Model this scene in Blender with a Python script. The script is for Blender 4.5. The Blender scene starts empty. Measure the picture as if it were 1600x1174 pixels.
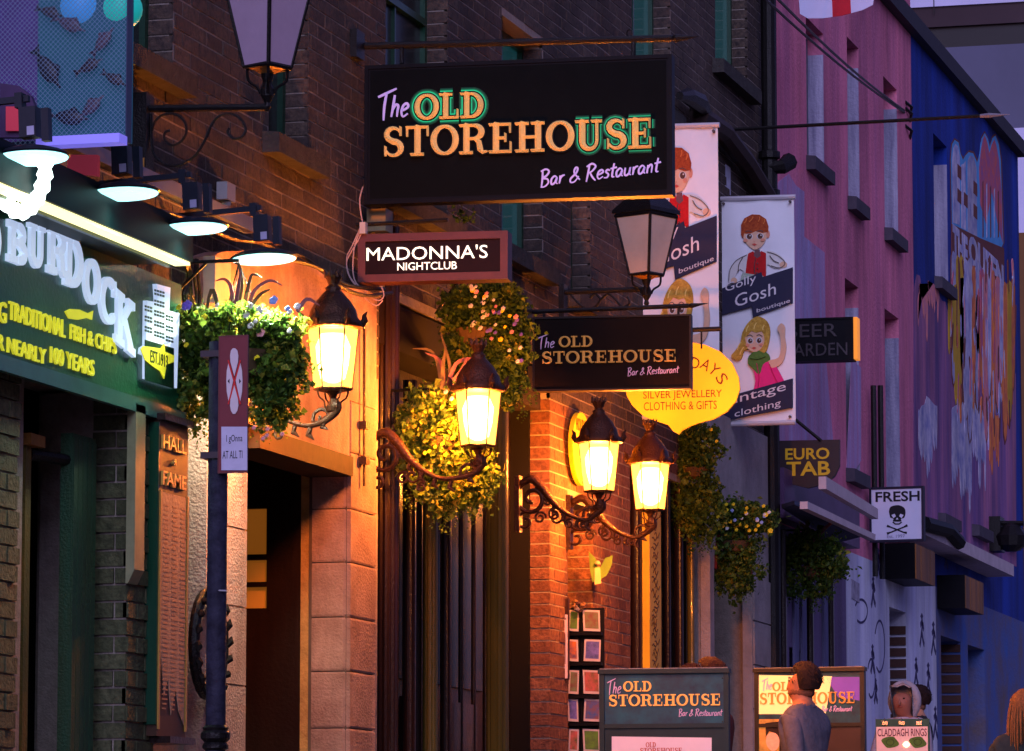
import bpy, math, random
from mathutils import Vector, Matrix
random.seed(7)
R = math.radians
sc = bpy.context.scene
C = sc.collection
# ---------------------------------------------------------------- camera
CAM = Vector((6.5, 0.0, 1.6)); FOC = 6400.0
YAW, PIT = math.atan(.2761), math.atan(783/6400)
cf = Vector((-math.sin(YAW)*math.cos(PIT), math.cos(YAW)*math.cos(PIT), math.sin(PIT)))
cr = Vector((math.cos(YAW), math.sin(YAW), 0)); cu = cr.cross(cf)
cd = bpy.data.cameras.new('street_camera'); cam = bpy.data.objects.new('street_camera', cd); C.objects.link(cam)
cam.matrix_world = Matrix(((cr.x, cu.x, -cf.x, CAM.x), (cr.y, cu.y, -cf.y, CAM.y), (cr.z, cu.z, -cf.z, CAM.z), (0, 0, 0, 1)))
cd.sensor_width = 36; cd.lens = 36*FOC/1600; cd.clip_start = .1; cd.clip_end = 600
sc.camera = cam
# ---------------------------------------------------------------- dusk sky, weak last light, exposure
wd = bpy.data.worlds.new('World'); sc.world = wd; wd.use_nodes = True
wn = wd.node_tree; bg = wn.nodes['Background']
sky = wn.nodes.new('ShaderNodeTexSky'); sky.sky_type = 'NISHITA'; sky.sun_disc = False
sky.sun_elevation = R(3.0); sky.sun_rotation = R(200); sky.ozone_density = 6.0; sky.air_density = 1.0
tint = wn.nodes.new('ShaderNodeMix'); tint.data_type = 'RGBA'; tint.blend_type = 'MULTIPLY'; tint.inputs[0].default_value = 1
tint.inputs[7].default_value = (1.9, .9, 1.05, 1)
wn.links.new(sky.outputs[0], tint.inputs[6])
veil = wn.nodes.new('ShaderNodeMix'); veil.data_type = 'RGBA'; veil.inputs[0].default_value = .62   # flat violet mixed in to even out the sky colour
veil.inputs[7].default_value = (.78, .60, 1.45, 1)
wn.links.new(tint.outputs[2], veil.inputs[6]); wn.links.new(veil.outputs[2], bg.inputs['Color'])
bg.inputs['Strength'].default_value = .085
sl = bpy.data.lights.new('dusk_glow', 'SUN'); sl.energy = .85; sl.angle = R(50); sl.color = (.66, .62, 1)
so = bpy.data.objects.new('dusk_glow', sl); C.objects.link(so); so.rotation_euler = (R(66), 0, R(14))
vs = sc.view_settings; vs.view_transform = 'Standard'; vs.look = 'None'; vs.exposure = 1.6; vs.gamma = 1; vs.use_curve_mapping = False
sc.cycles.max_bounces = 5; sc.cycles.use_denoising = True
sc.cycles.sample_clamp_indirect = 4
# ---------------------------------------------------------------- helpers: frames
class Fr:
    """a plane of the place: origin O, horizontal direction A, up, normal N towards the street or the viewer"""
    def __init__(s, O, A):
        s.O = Vector(O); s.A = Vector(A).normalized(); s.U = Vector((0, 0, 1)); s.N = s.A.cross(s.U)
    def w(s, a, t, d=0): return s.O + s.A*a + s.U*t + s.N*d
    def px(s, u, v, d=0):
        k = cf + cr*((u-800)/FOC) + cu*((587-v)/FOC)
        q = s.O + s.N*d
        h = CAM + k*((q-CAM).dot(s.N)/k.dot(s.N)) - s.O
        return (h.dot(s.A), h.z)
    def pp(s, L, d=0): return [s.px(u, v, d) for u, v in L]
def FX(x): return Fr((x, 0, 0), (0, 1, 0))
def FY(y, rot=0, x=0): return Fr((x, y, 0), (math.cos(R(rot)), math.sin(R(rot)), 0))
F0 = FX(0)
def Wy(u, v=600, x=0): return FX(x).px(u, v)[0]
def Wz(u, v, x=0): return FX(x).px(u, v)[1]
def PX(y): return (y*math.cos(YAW)*math.cos(PIT)+6.5*math.sin(YAW))/FOC   # metres per pixel near the wall at y
def G(y): return .047*y
# ---------------------------------------------------------------- materials
MATS = {}
def mat(name, col, rough=.6, metal=0, var=.25, scale=8, bump=0, bscale=40, col2=None, streak=False, emit=None, es=0, coat=0, spec=.25, big=0):
    if name in MATS: return MATS[name]
    m = bpy.data.materials.new(name); m.use_nodes = True; nt = m.node_tree; n = nt.nodes; L = nt.links
    b = n['Principled BSDF']; b.inputs['Roughness'].default_value = rough; b.inputs['Metallic'].default_value = metal
    b.inputs['Coat Weight'].default_value = coat*.35; b.inputs['Specular IOR Level'].default_value = spec
    c = tuple(col)+(1,)
    tc = n.new('ShaderNodeNewGeometry'); mp = n.new('ShaderNodeMapping')
    L.new(tc.outputs['Position'], mp.inputs[0])
    if streak: mp.inputs['Scale'].default_value = (1, 1, .08)
    if var > 0:
        nz = n.new('ShaderNodeTexNoise'); nz.inputs['Scale'].default_value = scale; nz.inputs['Detail'].default_value = 7; nz.inputs['Roughness'].default_value = .65
        L.new(mp.outputs[0], nz.inputs['Vector'])
        mx = n.new('ShaderNodeMix'); mx.data_type = 'RGBA'
        rp = n.new('ShaderNodeMapRange'); rp.inputs[1].default_value = .35; rp.inputs[2].default_value = .68
        L.new(nz.outputs[0], rp.inputs[0]); L.new(rp.outputs[0], mx.inputs[0])
        mx.inputs[6].default_value = c
        mx.inputs[7].default_value = (tuple(col2) if col2 else tuple(k*(1-var) for k in col))+(1,)
        L.new(mx.outputs[2], b.inputs['Base Color'])
    else: b.inputs['Base Color'].default_value = c
    if big and var > 0:
        m3 = n.new('ShaderNodeMapping'); m3.inputs['Scale'].default_value = (1, 1, .22); L.new(tc.outputs['Position'], m3.inputs[0])
        n3 = n.new('ShaderNodeTexNoise'); n3.inputs['Scale'].default_value = 1.1; n3.inputs['Detail'].default_value = 9; n3.inputs['Roughness'].default_value = .72; L.new(m3.outputs[0], n3.inputs['Vector'])
        r3 = n.new('ShaderNodeMapRange'); r3.inputs[1].default_value = .38; r3.inputs[2].default_value = .62; r3.inputs[3].default_value = 1-big; r3.inputs[4].default_value = 1.15; L.new(n3.outputs[0], r3.inputs[0])
        x3 = n.new('ShaderNodeMix'); x3.data_type = 'RGBA'; x3.blend_type = 'MULTIPLY'; x3.inputs[0].default_value = 1
        L.new(mx.outputs[2], x3.inputs[6]); L.new(r3.outputs[0], x3.inputs[7]); L.new(x3.outputs[2], b.inputs['Base Color'])
    if bump:
        bn = n.new('ShaderNodeTexNoise'); bn.inputs['Scale'].default_value = bscale; bn.inputs['Detail'].default_value = 5
        L.new(tc.outputs['Position'], bn.inputs['Vector'])
        bp = n.new('ShaderNodeBump'); bp.inputs['Strength'].default_value = bump; bp.inputs['Distance'].default_value = .02
        L.new(bn.outputs[0], bp.inputs['Height']); L.new(bp.outputs[0], b.inputs['Normal'])
    if emit: es *= .42
    if emit: b.inputs['Emission Color'].default_value = tuple(emit)+(1,); b.inputs['Emission Strength'].default_value = es
    MATS[name] = m; return m
def brickmat(name, c1, c2, c3):
    m = mat(name, c1, .85, 0, .4, 30, .5, 60, c2, big=.45); nt = m.node_tree; n = nt.nodes; L = nt.links
    mx = [k for k in n if k.type == 'MIX'][0]; b = n['Principled BSDF']
    geo = [k for k in n if k.type == 'NEW_GEOMETRY'][0]; oi = n.new('ShaderNodeObjectInfo')
    ad = n.new('ShaderNodeMath'); ad.operation = 'ADD'
    L.new(geo.outputs['Random Per Island'], ad.inputs[0]); L.new(oi.outputs['Random'], ad.inputs[1])
    fr = n.new('ShaderNodeMath'); fr.operation = 'FRACT'; L.new(ad.outputs[0], fr.inputs[0])
    rp = n.new('ShaderNodeValToRGB'); rp.color_ramp.elements[0].color = (*c1, 1); rp.color_ramp.elements[1].color = (*c3, 1)
    L.new(fr.outputs[0], rp.inputs[0]); L.new(rp.outputs[0], mx.inputs[6])
    return m
# ---------------------------------------------------------------- mesh builder
class MB:
    def __init__(s): s.v = []; s.f = []; s.m = []; s.mats = []; s.cur = 0; s.smooth = False
    def use(s, m):
        if m not in s.mats: s.mats.append(m)
        s.cur = s.mats.index(m); return s
    def add(s, vs, fs):
        o = len(s.v); s.v += [Vector(p) for p in vs]
        for f in fs: s.f.append([i+o for i in f]); s.m.append(s.cur)
        return s
    def hexa(s, P): return s.add(P, [(0,3,2,1),(4,5,6,7),(0,1,5,4),(1,2,6,5),(2,3,7,6),(3,0,4,7)])
    def box(s, x0, x1, y0, y1, z0, z1):
        return s.hexa([(x0,y0,z0),(x1,y0,z0),(x1,y1,z0),(x0,y1,z0),(x0,y0,z1),(x1,y0,z1),(x1,y1,z1),(x0,y1,z1)])
    def fbox(s, F, a0, a1, t0, t1, d0, d1):
        return s.hexa([F.w(a0,t0,d1),F.w(a1,t0,d1),F.w(a1,t0,d0),F.w(a0,t0,d0),F.w(a0,t1,d1),F.w(a1,t1,d1),F.w(a1,t1,d0),F.w(a0,t1,d0)])
    def prism(s, F, pts, d0, d1):
        n = len(pts); vs = [F.w(a,t,d1) for a,t in pts]+[F.w(a,t,d0) for a,t in pts]
        ar = sum(pts[i][0]*pts[(i+1)%n][1]-pts[(i+1)%n][0]*pts[i][1] for i in range(n))
        fs = [tuple(range(n)), tuple(range(2*n-1, n-1, -1))]+[(i, i+n, (i+1)%n+n, (i+1)%n) for i in range(n)]
        if ar < 0: fs = [tuple(reversed(f)) for f in fs]
        return s.add(vs, fs)
    def ribbon(s, F, pts, w, d0, d1, ridge=0, closed=False):
        """brush stroke of given widths on a plane; ridge raises the middle like a cut letter"""
        n = len(pts); w = w if isinstance(w, (list, tuple)) else [w]*n
        Ls = []
        for i in range(n):
            a = pts[i-1] if (i > 0 or closed) else pts[i]; b = pts[(i+1)%n] if (i < n-1 or closed) else pts[i]
            dx, dy = b[0]-a[0], b[1]-a[1]; l = math.hypot(dx, dy) or 1e-6; nx, ny = -dy/l*w[i]/2, dx/l*w[i]/2
            p = pts[i]
            Ls += [F.w(p[0]+nx,p[1]+ny,d0), F.w(p[0]+nx,p[1]+ny,d1), F.w(p[0],p[1],d1+ridge*min(1,w[i]/max(w))), F.w(p[0]-nx,p[1]-ny,d1), F.w(p[0]-nx,p[1]-ny,d0)]
        fs = []
        for i in range(n if closed else n-1):
            j = (i+1) % n
            for k in range(4): fs.append((i*5+k, i*5+k+1, j*5+k+1, j*5+k))
        if not closed: fs += [(4,3,2,1,0), tuple((n-1)*5+k for k in range(5))]
        return s.add(Ls, fs)
    def tube(s, pts, r, n=8, cap=True):
        pts = [Vector(p) for p in pts]; m = len(pts); r = r if isinstance(r, (list, tuple)) else [r]*m
        vs = []; prev = None
        for i, p in enumerate(pts):
            t = (pts[min(i+1, m-1)]-pts[max(i-1, 0)]).normalized()
            if prev is None: prev = t.cross(Vector((0,0,1)) if abs(t.z) < .9 else Vector((0,1,0))).normalized()
            e = (prev - t*prev.dot(t)).normalized(); prev = e; g = t.cross(e)
            for k in range(n):
                a = 2*math.pi*k/n; vs.append(p+(e*math.cos(a)+g*math.sin(a))*r[i])
        fs = [(i*n+k, i*n+(k+1)%n, (i+1)*n+(k+1)%n, (i+1)*n+k) for i in range(m-1) for k in range(n)]
        if cap: fs += [tuple(range(n-1,-1,-1)), tuple((m-1)*n+k for k in range(n))]
        return s.add(vs, fs)
    def lathe(s, c, prof, n=16, rot=0, sx=1, sy=1):
        c = Vector(c); vs = []
        for r, z in prof:
            for k in range(n):
                a = 2*math.pi*k/n+rot; vs.append(c+Vector((math.cos(a)*r*sx, math.sin(a)*r*sy, z)))
        m = len(prof)
        fs = [(i*n+k, i*n+(k+1)%n, (i+1)*n+(k+1)%n, (i+1)*n+k) for i in range(m-1) for k in range(n)]
        fs += [tuple(range(n-1,-1,-1)), tuple((m-1)*n+k for k in range(n))]
        return s.add(vs, fs)
    def holed(s, F, a0, a1, t0, t1, holes, df, db):
        A = sorted({a0, a1, *[min(max(h[i], a0), a1) for h in holes for i in (0, 1)]}); T = sorted({t0, t1, *[min(max(h[i], t0), t1) for h in holes for i in (2, 3)]})
        inh = lambda a, t: any(h[0] < a < h[1] and h[2] < t < h[3] for h in holes)
        for i in range(len(A)-1):
            for j in range(len(T)-1):
                if not inh((A[i]+A[i+1])/2, (T[j]+T[j+1])/2):
                    s.add([F.w(A[i],T[j],df),F.w(A[i+1],T[j],df),F.w(A[i+1],T[j+1],df),F.w(A[i],T[j+1],df)], [(0,1,2,3)])
        for h in list(holes)+[(a1, a0, t1, t0)]:
            if h[1] > h[0]: p, q, r_, u_ = max(h[0], a0), min(h[1], a1), max(h[2], t0), min(h[3], t1)
            else: p, q, r_, u_ = a0, a1, t0, t1
            s.add([F.w(p,r_,df),F.w(q,r_,df),F.w(q,u_,df),F.w(p,u_,df),F.w(p,r_,db),F.w(q,r_,db),F.w(q,u_,db),F.w(p,u_,db)], [(0,4,5,1),(1,5,6,2),(2,6,7,3),(3,7,4,0)])
        return s
    def obj(s, name, mat_=None, parent=None, label=None, kind=None, smooth=None):
        o0 = Vector((0,0,0)); p = parent
        if p is not None:
            while p.parent: p = p.parent
            o0 = Vector(p.location)
        me = bpy.data.meshes.new(name)
        if parent is None and s.v:
            mn = Vector([min(q[i] for q in s.v) for i in range(3)]); mx = Vector([max(q[i] for q in s.v) for i in range(3)])
            o0 = Vector(((mn.x+mx.x)/2, (mn.y+mx.y)/2, mn.z))
        me.from_pydata([tuple(q-o0) for q in s.v], [], s.f)
        ms = s.mats or [mat_]
        for m in ms: me.materials.append(m)
        if len(ms) > 1: me.polygons.foreach_set('material_index', s.m)
        if smooth if smooth is not None else s.smooth: me.polygons.foreach_set('use_smooth', [True]*len(me.polygons))
        me.update()
        o = bpy.data.objects.new(name, me); C.objects.link(o)
        if parent is None: o.location = o0
        else: o.parent = parent
        if label: o['label'] = label
        if kind: o['kind'] = kind
        return o
def thing(name, label, cat, loc, group=None):
    o = bpy.data.objects.new(name, None); C.objects.link(o); o.empty_display_size = .2
    o.location = loc; o['label'] = label; o['category'] = cat
    if group: o['group'] = group
    return o
def tag(o, label, cat, group=None):
    o['label'] = label; o['category'] = cat
    if group: o['group'] = group
    return o
def copytree(o, parent=None):
    c = o.copy(); C.objects.link(c)
    if parent: c.parent = parent
    for ch in list(o.children): copytree(ch, c)
    return c
def moved(o, M):     # put a locally built thing in place
    o.location = M; return o
# lettering from the built-in face, made into meshes
TXT = {}
def txtmesh(t, bold=0):
    k = (t, bold)
    if k in TXT: return TXT[k]
    cu_ = bpy.data.curves.new('lettering', 'FONT'); cu_.body = t; cu_.resolution_u = 3; cu_.offset = bold; cu_.fill_mode = 'FRONT'
    o = bpy.data.objects.new('lettering', cu_); C.objects.link(o)
    dg = bpy.context.evaluated_depsgraph_get(); me = bpy.data.meshes.new_from_object(o.evaluated_get(dg))
    vs = [tuple(v.co) for v in me.vertices]; fs = [tuple(p.vertices) for p in me.polygons]
    ed = {}
    for f in fs:
        for i in range(len(f)):
            a, b = f[i], f[(i+1) % len(f)]; e = (min(a,b), max(a,b)); ed.setdefault(e, []).append((a, b))
    bd = [x[0] for x in ed.values() if len(x) == 1]
    bpy.data.objects.remove(o); bpy.data.meshes.remove(me); bpy.data.curves.remove(cu_)
    TXT[k] = (vs, fs, bd); return TXT[k]
def text(mb, F, t, a0, a1, t0, t1, d0, d1, bold=0, rise=0, shear=0, fit=True):
    """lettering t fitted in a box of the plane; rise lifts its right end"""
    vs, fs, bd = txtmesh(t, bold)
    x0 = min(v[0] for v in vs); x1 = max(v[0] for v in vs); y0 = min(v[1] for v in vs); y1 = max(v[1] for v in vs)
    f = lambda v, d: (lambda p, q: F.w(a0+(a1-a0)*p+shear*q*(t1-t0), t0+(t1-t0)*q+rise*p, d))((v[0]-x0)/(x1-x0), (v[1]-y0)/(y1-y0))
    n = len(vs)
    P = [f(v, d1) for v in vs]+[f(v, d0) for v in vs]
    mb.add(P, list(fs)+[(b, a, a+n, b+n) for a, b in bd])
def ptext(mb, F, t, u0, u1, v0, v1, d0=.001, d1=.004, bold=0, slope=None, shear=0):
    """same, the box given by where it is seen: left, right, top and bottom at the left end, slope of the line"""
    a0, tb = F.px(u0, v1); _, tt = F.px(u0, v0); a1, tr = F.px(u1, v1+(slope or 0)*(u1-u0))
    text(mb, F, t, a0, a1, tb, tt, d0, d1, bold, (tr-tb) if slope is not None else 0, shear)
# slab-serif letters drawn as strokes with thick and thin parts, unit height
def arc(cx, cy, rx, ry, a0, a1, n=14): return [(cx+rx*math.cos(R(a0+(a1-a0)*i/n)), cy+ry*math.sin(R(a0+(a1-a0)*i/n))) for i in range(n+1)]
TH, TN = .2, .1
def oval(cx, rx, cy=.5, ry=.45):
    p = arc(cx, cy, rx, ry, 0, 360, 24)[:-1]; return (p, [TN+(TH-TN)*abs(math.cos(2*math.pi*i/24)) for i in range(24)], True)
def st(x, y0=0, y1=1, w=TH): return ([(x, y0), (x, y1)], [w, w], False)
def hz(x0, x1, y, w=TN): return ([(x0, y), (x1, y)], [w, w], False)
SLAB = {
 'O': (.86, [oval(.43, .34)]),
 'L': (.74, [st(.24), hz(.04, .48, .95), hz(.04, .7, .05), ([(.665, .05), (.665, .36)], [.08, .06], False)]),
 'D': (.88, [st(.24), hz(.04, .4, .95), hz(.04, .4, .05), (arc(.38, .5, .36, .45, 90, -90, 14), [TN+(TH-TN)*math.sin(math.pi*i/14) for i in range(15)], False)]),
 'S': (.68, [(arc(.34, .74, .21, .21, 20, 270, 10)[:-1]+arc(.34, .27, .23, .23, 90, -160, 12), [.07,.09,.1,.12,.15,.17,.18,.18,.18,.18,.2,.2,.2,.2,.19,.18,.16,.13,.11,.1,.09,.08,.07], False), ([(.56, .68), (.56, .98)], [.07, .07], False), ([(.1, .02), (.1, .34)], [.07, .07], False)]),
 'T': (.8, [st(.4), hz(.06, .74, .95), hz(.2, .6, .05), ([(.085, .64), (.085, .95)], [.06, .07], False), ([(.715, .64), (.715, .95)], [.06, .07], False)]),
 'R': (.9, [st(.24), hz(.04, .5, .95), hz(.04, .44, .05), (arc(.46, .73, .24, .22, 90, -90, 10), [TN+(TH-TN)*math.sin(math.pi*i/10) for i in range(11)], False), hz(.3, .48, .51), ([(.5, .5), (.62, .4), (.66, .15), (.74, .05), (.88, .08)], [.1, .17, .19, .12, .06], False)]),
 'E': (.8, [st(.24), hz(.04, .7, .95), hz(.04, .72, .05), hz(.3, .54, .5), ([(.67, .66), (.67, .95)], [.06, .07], False), ([(.69, .05), (.69, .36)], [.07, .06], False), ([(.53, .36), (.53, .64)], [.07, .07], False)]),
 'H': (.96, [st(.24), st(.72), hz(.04, .44, .95), hz(.04, .44, .05), hz(.52, .92, .95), hz(.52, .92, .05), hz(.3, .66, .5)]),
 'B': (.86, [st(.24), hz(.04, .5, .95), hz(.04, .5, .05), hz(.24, .5, .51), (arc(.44, .74, .22, .21, 90, -90, 10), [TN+(TH-TN)*math.sin(math.pi*i/10) for i in range(11)], False), (arc(.44, .28, .28, .23, 90, -90, 10), [TN+(TH-TN)*math.sin(math.pi*i/10) for i in range(11)], False)]),
 'C': (.84, [(arc(.44, .5, .34, .45, 50, 320, 18), [.1]+[TN+(TH-TN)*abs(math.cos(R(50+15*i))) for i in range(1,18)]+[.08], False), ([(.70, .62), (.70, .98)], [.07, .08], False)]),
 'K': (.94, [st(.24), hz(.04, .44, .95), hz(.04, .44, .05), ([(.3, .42), (.74, .93)], [.1, .1], False), ([(.42, .56), (.76, .06)], [.2, .2], False), hz(.6, .9, .95), hz(.56, .94, .05)]),
 'U': (.92, [([(.24, 1), (.24, .34)]+arc(.46, .31, .22, .27, 180, 360, 10)+[(.68, 1)], [TH, TH]+[.2,.19,.18,.17,.15,.13,.12,.11,.1,.1,.1]+[.1], False), hz(.04, .44, .95), hz(.52, .84, .95)]),
}
# loose brush script, unit x-height box of about 1
SCRIPT = {
 'T': (.8, [[(-.15, .93), (.3, 1.08), (.95, 1.3)], [(.36, 1.1), (.34, .5), (.42, -.15)]]),
 'h': (.6, [[(.1, 1.0), (.1, .5), (.08, 0)], [(.09, .3), (.25, .55), (.42, .5), (.42, .25), (.44, 0)]]),
 'e': (.55, [[(.08, .28), (.3, .34), (.46, .46), (.34, .6), (.14, .5), (.08, .22), (.22, 0), (.5, .14)]]),
 'B': (.75, [[(.08, 1.0), (.14, .5), (.16, -.12)], [(-.05, .98), (.3, 1.1), (.55, .92), (.42, .66), (.15, .5), (.5, .42), (.62, .15), (.4, -.08), (.1, -.1)]]),
 'a': (.58, [[(.44, .45), (.25, .56), (.06, .34), (.12, .02), (.34, .1), (.46, .46), (.44, .1), (.56, .02)]]),
 'r': (.45, [[(.08, .55), (.12, .25), (.1, 0)], [(.12, .3), (.22, .5), (.42, .56)]]),
 '&': (.85, [[(.78, .1), (.3, .62), (.34, .95), (.5, .9), (.44, .6), (.1, .25), (.14, .0), (.42, .02), (.66, .36)]]),
 'R': (.75, [[(.14, 1.0), (.12, .5), (.08, -.1)], [(-.05, .92), (.3, 1.1), (.6, .9), (.4, .6), (.12, .48)], [(.25, .5), (.5, .15), (.74, -.08)]]),
 's': (.42, [[(.4, .5), (.2, .56), (.12, .42), (.32, .24), (.26, .04), (.02, .04)]]),
 't': (.42, [[(.22, .95), (.18, .4), (.2, .05), (.36, .04)], [(0, .6), (.45, .66)]]),
 'u': (.58, [[(.08, .55), (.08, .15), (.2, .02), (.4, .16), (.44, .55), (.44, .12), (.56, .02)]]),
 'n': (.56, [[(.1, .55), (.1, .0)], [(.1, .3), (.26, .54), (.4, .48), (.42, .0)]]), ' ': (.35, []),
}
def slab(mb, F, t, a0, a1, t0, t1, d0, d1, ridge=0, grow=0, rise=0, inc=.0004):
    W_ = sum(SLAB[c][0] for c in t); sx = (a1-a0)/W_; sy = (t1-t0); x = 0
    for c in t:
        for i, (pts, ws, cl) in enumerate(SLAB[c][1]):
            P = [(a0+(x+p[0])*sx, t0+p[1]*sy+rise*(x+p[0])/W_) for p in pts]
            mb.ribbon(F, P, [k*(sx+sy)/2+grow for k in ws], d0, d1+i*inc, ridge, cl)
        x += SLAB[c][0]
def script(mb, F, t, a0, a1, t0, t1, w, d0, d1, rise=0, shear=.15):
    W_ = sum(SCRIPT[c][0] for c in t); sx = (a1-a0)/W_; sy = (t1-t0); x = 0
    for c in t:
        for i, pts in enumerate(SCRIPT[c][1]):
            P = smooth2([(a0+(x+p[0])*sx+shear*p[1]*sy, t0+p[1]*sy+rise*(x+p[0])/W_) for p in pts])
            n = len(P); mb.ribbon(F, P, [w*(.75+.4*math.sin(3.1*k/n+.4)) for k in range(n)], d0, d1+i*.0004)
        x += SCRIPT[c][0]
def smooth2(P, k=4):
    if len(P) < 3: return P
    out = []
    for i in range(len(P)-1):
        a = P[max(i-1, 0)]; b = P[i]; c = P[i+1]; d = P[min(i+2, len(P)-1)]
        for j in range(k):
            t = j/k
            out.append(tuple(.5*((2*b[q])+(-a[q]+c[q])*t+(2*a[q]-5*b[q]+4*c[q]-d[q])*t*t+(-a[q]+3*b[q]-3*c[q]+d[q])*t**3) for q in range(len(b))))
    out.append(tuple(P[-1])); return out
# ---------------------------------------------------------------- palette
M = dict(
 brick=brickmat('old_brick', (.085,.055,.046), (.034,.027,.029), (.135,.095,.072)),
 brick_lo=brickmat('red_brick', (.19,.075,.05), (.09,.035,.028), (.28,.13,.085)),
 brick_old=brickmat('green_lit_brick', (.09,.10,.05), (.045,.052,.028), (.15,.15,.08)),  # green light on the fish shop piers, mixed into the brick colour
 mortar=mat('mortar', (.33,.28,.25), .95, 0, .3, 20, .4, 90),
 stone=mat('render_stone', (.46,.29,.25), .85, 0, .25, 6, .5, 70, (.30,.17,.14), big=.4),
 stone_joint=mat('stone_joint', (.10,.07,.06), .95),
 sill=mat('weathered_sill', (.055,.05,.048), .9, 0, .5, 14, .6, 60),
 iron=mat('black_iron', (.012,.011,.012), .38, .35, .3, 30, .3, 120),
 timber=mat('dark_gloss_timber', (.016,.007,.006), .3, 0, .4, 12, .15, 60, coat=.4, streak=True),
 olive=mat('olive_gloss_timber', (.10,.075,.015), .25, 0, .3, 12, .1, 60, coat=.6, streak=True),
 green=mat('bottle_green_paint', (.008,.055,.03), .3, 0, .3, 10, .1, 50, coat=.4, streak=True),
 greent=mat('green_timber', (.018,.065,.032), .6, 0, .5, 18, .5, 90, (.03,.05,.02), streak=True),
 yellow=mat('yellow_paint', (.55,.36,.02), .5, 0, .2, 9),
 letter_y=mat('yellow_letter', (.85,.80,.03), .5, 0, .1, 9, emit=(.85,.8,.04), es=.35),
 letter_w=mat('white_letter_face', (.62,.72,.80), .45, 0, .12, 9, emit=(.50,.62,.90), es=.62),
 black=mat('sign_black', (.006,.006,.009), .5, .05, .2, 10, spec=.07),
 void=mat('dark_interior', (.004,.003,.003), .9, 0, 0),
 glass=mat('dark_window_glass', (.006,.012,.015), .22, 0, 0),
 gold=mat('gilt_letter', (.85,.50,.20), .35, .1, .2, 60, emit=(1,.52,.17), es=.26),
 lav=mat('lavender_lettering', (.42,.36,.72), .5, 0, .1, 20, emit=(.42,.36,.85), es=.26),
 white=mat('white_paint', (.72,.72,.74), .6, 0, .12, 6),
 greyp=mat('grey_plastic', (.45,.45,.45), .5, 0, .2, 10),
)
# ================================================================ THE SETTING: a street that climbs away from the viewer
def slope(mb, x0, x1, y0, y1, dz, th=.3):
    mb.hexa([(x0,y0,G(y0)+dz-th),(x1,y0,G(y0)+dz-th),(x1,y1,G(y1)+dz-th),(x0,y1,G(y1)+dz-th),(x0,y0,G(y0)+dz),(x1,y0,G(y0)+dz),(x1,y1,G(y1)+dz),(x0,y1,G(y1)+dz)])
mb = MB(); slope(mb, -60, 60, -40, 120, -.14)
mb.obj('street_ground', mat('cobble_ground', (.09,.085,.08), .7, 0, .4, 3, .6, 12), kind='structure')
mb = MB(); slope(mb, 0.0, 1.9, 8, 62, 0, .3)
mb.obj('pavement', mat('pavement_slab', (.22,.20,.18), .8, 0, .3, 2, .4, 30), kind='structure')
mb = MB(); slope(mb, 1.9, 2.05, 8, 62, .004, .3)
mb.obj('kerb', mat('granite_kerb', (.26,.25,.25), .8, 0, .3, 20, .4, 60), kind='structure')
# ================================================================ THE BRICK BUILDING
YE = 31.02
bb = thing('brick_building', 'tall weathered brown brick building with pub and shop fronts along its foot', 'building', (0, 17, G(17)))
yj = Wy(545, 900, .1); yk = Wy(587, 900, .1)
UP = [(16.75,17.62,5.32,7.0),(19.0,19.62,5.27,7.0),(20.95,22.15,5.32,7.6),(23.3,24.25,5.36,6.75),(24.95,25.45,5.3,6.45),(26.6,27.75,6.95,9.2),(29.2,30.35,7.62,9.3)]
LOW = [(15.87,16.9,-1,3.74),(18.42,yj+.3,-1,3.76),(20.85,24.42,-1,4.72),(24.85,25.5,-1,3.95),(26.5,28.62,-1,4.35),(28.75,30.15,-1,4.4)]
wb = MB(); wb.holed(F0, 14.0, YE, .2, 9.8, UP+LOW, -.0012, -.35)
wb.obj('wall', M['mortar'], bb)
wb = MB(); wb.box(-2.6,-2.5,14,YE,.2,9.8); wb.box(-2.5,-.35,YE-.2,YE,.2,9.8); wb.box(-2.5,-.35,14,14.2,.2,9.8); wb.box(-2.6,-.0,14,YE,9.8,9.95); wb.box(-2.5,-.36,14.2,YE-.2,4.8,4.9)
wb.box(-2.5,-.36,17.3,17.4,.2,4.8); wb.box(-2.5,-.36,24.3,24.5,.2,4.8); wb.box(-2.5,-.36,28.65,28.74,.2,4.8)
wb.obj('inner_wall', M['void'], bb)
# bricks: the nearest three hundred in view are parts, the rest stay geometry in one part
def brick_rects(a0, a1, t0, t1, holes, tmax=None, ph=0):
    out = []; row = 0; t = t0
    while t < t1:
        a = a0 - (.1125 if (row+ph) % 2 else 0)
        while a < a1:
            L_ = .215; p, q = max(a, a0), min(a+L_, a1)
            c = [(p, q)]
            for h in holes:
                if t+.065 > h[2]+.01 and t < h[3]-.01:
                    n = []
                    for x, y in c:
                        if y <= h[0] or x >= h[1]: n.append((x, y)); continue
                        if x < h[0]: n.append((x, h[0]))
                        if y > h[1]: n.append((h[1], y))
                    c = n
            for x, y in c:
                if y-x > .03 and (tmax is None or t < tmax(x)): out.append((x, y, t, t+.065))
            a += .225
        t += .075; row += 1
    return out
top = lambda y: 5.72+(y-17.9)*.243
rects = []
ARCH = (17.84, 20.9, -1, 4.9)
for r_ in brick_rects(16.4, YE-.02, 4.25, 9.5, UP+[(24.42,31.02,-1,4.545),(20.85,24.42,-1,4.72)], None): rects.append((F0, r_))
BRK = {}
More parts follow.
